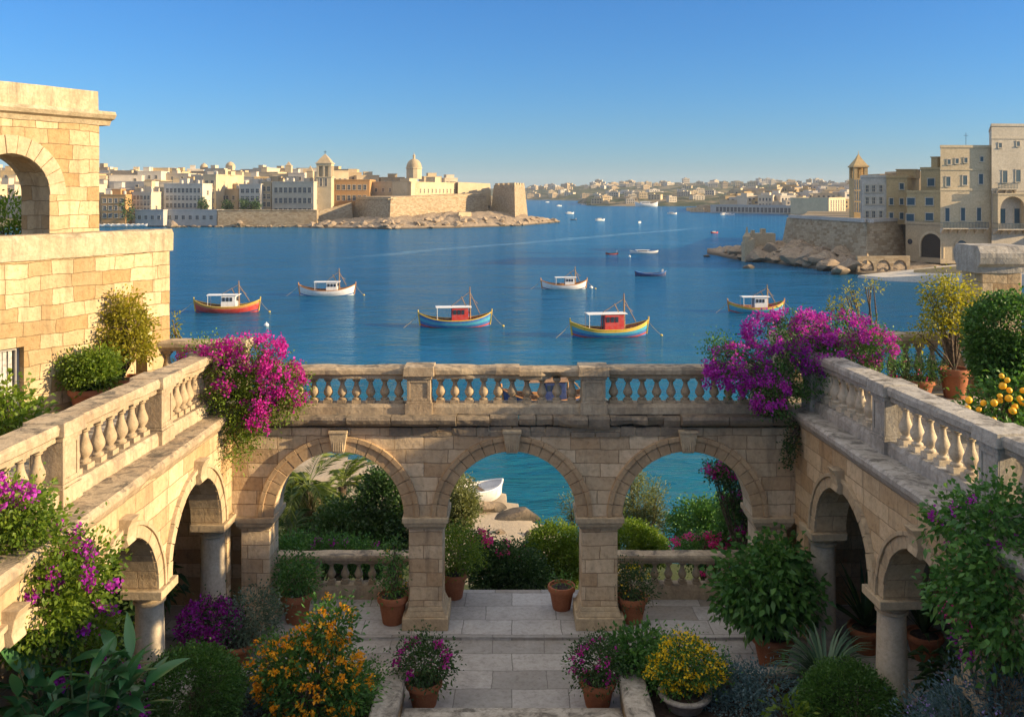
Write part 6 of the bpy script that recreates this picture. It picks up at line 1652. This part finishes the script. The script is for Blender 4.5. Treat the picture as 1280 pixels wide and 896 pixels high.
# ---- garden beyond the arcade
def gbase(px, Y): x = gx(px, Y); return (x, Y, garden_z(x, Y))
def palm(label, px, Y, zc, n, L, mat='palm', skirt=True, lean=0.0):
    b = gbase(px, Y); t = thing('palm_tree', label, 'palm', b)
    top = Vector((b[0] + lean, b[1], zc))
    mb = MB(); mb.tube([b, (b[0] + lean * .3, b[1], (b[2] + zc) / 2), top], .16, .13, 9); mb.build('trunk', M['bark'], t, smooth=True)
    def fr(n, e0, e1, mat, nm, L):
        Ps, Ds = [], []; mb = MB()
        for i in range(n):
            a = random.uniform(0, 6.283); el = random.uniform(e0, e1); d = Vector((math.cos(a) * math.cos(el), math.sin(a) * math.cos(el), math.sin(el))); p = top.copy(); l = L * random.uniform(.75, 1.1); pts = [p.copy()]; m = 16
            for k in range(m):
                p = p + d * (l / m); d = (d + Vector((0, 0, -.085))).normalized(); pts.append(p.copy())
                if k > 1:
                    s = d.cross(Vector((0, 0, 1))).normalized()
                    for sg in (-1, 1):
                        for j in range(2): Ps.append(p + d * (l / m * .5 * j)); Ds.append((s * sg * .75 + d * .9 + Vector((0, 0, -.12))).normalized())
            mb.tube(pts, .018, .005, 4)
        mb.build('stem', M['stem'], t)
        leaf_obj(nm, np.array([tuple(q) for q in Ps]), np.array([tuple(q) for q in Ds]), .42 * L / 1.8, .035, LM_[mat], t, droop=.1)
    fr(n, -.3, 1.3, mat, 'fronds', L)
    if skirt: fr(int(n * .7), -1.4, -.7, 'dry', 'dead_fronds', L * .8)
    return t
palm('tall feathery palm behind the left arch, its crown close to the corner pier', 385, 27.0, .55, 26, 1.9)
palm('smaller feathery palm right of the tall one behind the left arch', 424, 28.5, .1, 20, 1.7, skirt=False, lean=.1)
palm('dark drooping palm low behind the left corner pier', 362, 25.0, -.1, 18, 1.3, 'dark')
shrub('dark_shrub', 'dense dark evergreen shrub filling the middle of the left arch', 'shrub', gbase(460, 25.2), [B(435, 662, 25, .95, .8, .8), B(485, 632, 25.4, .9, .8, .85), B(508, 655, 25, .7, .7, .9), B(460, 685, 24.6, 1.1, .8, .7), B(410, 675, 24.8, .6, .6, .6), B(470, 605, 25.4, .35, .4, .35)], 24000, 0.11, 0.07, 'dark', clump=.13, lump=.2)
shrub('slim_tree', 'slim light green tree beside the left freestanding pier in the garden', 'tree', gbase(574, 27.5), [B(574, 620, 27.5, .5, .5, .55), B(570, 645, 27.5, .45, .45, .6), B(580, 635, 27.3, .4, .4, .5)], 9500, 0.085, 0.045, 'olive', clump=.1)
shrub('round_bush', 'bright round yellow green bush left of the right freestanding pier', 'shrub', gbase(693, 25.0), [B(693, 690, 25.0, .78, .74, .76), B(678, 702, 24.8, .58, .58, .58), B(709, 706, 24.9, .52, .58, .62)], 20000, 0.075, 0.048, 'bright', clump=.08, shell=(.65, 1.0), lump=.12)
shrub('round_bush', 'bright yellow green bush above the low balustrade in the right arch', 'shrub', gbase(790, 24.2), [B(788, 680, 24.2, .75, .7, .5), B(812, 686, 24.0, .45, .5, .35)], 14000, 0.075, 0.048, 'bright', clump=.08, shell=(.65, 1.0))
shrub('olive_tree', 'feathery pale olive tree in the right arch against the water', 'olive tree', gbase(800, 27.2), [B(800, 630, 27.2, .55, .5, .7), B(785, 655, 27.0, .5, .45, .6), B(815, 655, 27.2, .45, .45, .6), B(822, 620, 27.2, .14, .2, .35), B(790, 600, 27.2, .3, .3, .3)], 7500, 0.11, 0.032, 'olive', clump=.13, per=16, up=.8)
shrub('olive_tree', 'wispy olive sapling left of the right freestanding pier against the water', 'olive tree', gbase(718, 28.0), [B(715, 632, 28, .35, .3, .4), B(722, 655, 28, .3, .3, .4)], 1400, .09, .028, 'olive', clump=.12, per=14, up=.8)
shrub('dark_shrub', 'rounded dark shrub at the water in the middle of the right arch', 'shrub', gbase(885, 26.0), [B(872, 655, 26, .8, .7, .62), B(905, 650, 26, .75, .7, .6), B(895, 672, 25.6, .9, .7, .5)], 17000, 0.09, 0.055, 'green', clump=.11, lump=.15)
shrub('bougainvillea', 'low bougainvillea with pink heads in the centre arch opening', 'bougainvillea', gbase(622, 23.0), [B(615, 712, 23, .6, .45, .5), B(640, 705, 23, .6, .45, .5), B(600, 690, 23.2, .35, .35, .4), B(660, 720, 22.8, .5, .4, .4)], 15000, 0.085, 0.05, 'dark', flowers=[([B(612, 680, 23, .5, .35, .3), B(640, 690, 23, .4, .35, .25), B(600, 672, 23, .25, .25, .22)], 'pink', 420, .065, .045, 26)])
shrub('bougainvillea', 'pink bougainvillea bank above the low balustrade in the right arch', 'bougainvillea', gbase(892, 23.0), [B(880, 690, 23, .75, .4, .35), B(915, 680, 23, .5, .4, .5), B(920, 650, 23, .4, .35, .5)], 9000, 0.08, 0.05, 'green', flowers=[([B(875, 685, 22.8, .75, .35, .3), B(915, 685, 22.7, .45, .35, .4), B(900, 712, 21.9, .4, .3, .35)], 'pink', 1300, .065, .045, 24)])
shrub('bougainvillea', 'dark magenta bougainvillea climbing the right corner pier behind the arch', 'bougainvillea', gbase(930, 21.9), [B(922, 605, 22, .38, .4, .55), B(905, 592, 22, .3, .3, .2), B(930, 640, 22, .3, .3, .5), B(892, 588, 22, .15, .2, .1)], 4000, 0.075, 0.05, 'dark', flowers=[(None, 'magenta', 1300, .065, .05, 24)])
shrub('flower_border', 'green border with purple flower heads behind the low grey balustrade', 'flowering bush', gbase(400, 22.1), [B(372, 688, 22.1, .55, .35, .3), B(415, 690, 22.1, .6, .35, .28), B(450, 692, 22.1, .4, .3, .25)], 8000, 0.09, 0.045, 'green', flowers=[(None, 'purple', 420, .07, .045, 26)])
# boulders on the shore of the garden
o = rock(gx(650, 42.6), 42.6, gz(640, 42.6) - .25, .85, 'long rounded boulder at the edge of the sandy shore', None, 2.0, RK[1]); o.rotation_euler = (0.0, .12, .35)
rock(gx(618, 43.5), 43.5, gz(632, 43.5) - .3, .95, 'blocky boulder beside the white dinghy', None, 1.0, RK[3])
rock(gx(600, 43), 43, -5.55, .6, 'flat pale rock below the white dinghy', None, 1.6, RK[2])
for k in range(14):
    px = random.uniform(560, 690); Y = random.uniform(36, 41); x = gx(px, Y)
    rock(x, Y, garden_z(x, Y), random.uniform(.12, .35), 'small stone strewn on the sandy shore', 'stones on the sandy shore', 1.3)
# trees between the far waterfront houses
for px, D, yb, yt, wpx in TOWN_TREES:
    z0, z1 = ztop(yb, D), ztop(yt, D); x = gx(px, D); r = wpx * D / F / 2
    shrub('waterfront_tree', 'dark tree between the waterfront houses across the bay', 'tree', (x, D, -5), [((x, D, z0 + (z1 - z0) * .62), (r, r, (z1 - z0) * .4)), ((x + r * .5, D, z0 + (z1 - z0) * .35), (r, r, (z1 - z0) * .35))], 420, .9, .6, 'dark', 'trees between the far waterfront houses', clump=.6, per=8, tips=True)
# ================================================================ haze
hz = bpy.data.materials.new('haze_air'); hz.use_nodes = True
nt = hz.node_tree; nt.nodes.remove(nt.nodes['Principled BSDF'])
pv = nt.nodes.new('ShaderNodeVolumePrincipled'); pv.inputs['Color'].default_value = (.82, .90, 1.0, 1); pv.inputs['Density'].default_value = HAZE; pv.inputs['Anisotropy'].default_value = 0.0
nt.links.new(pv.outputs[0], nt.nodes['Material Output'].inputs['Volume'])
mb = MB(); mb.box(-4100, 4100, -60, 4100, WZ - 6, 75); o = mb.build('haze', hz); tag(o, kind='stuff')
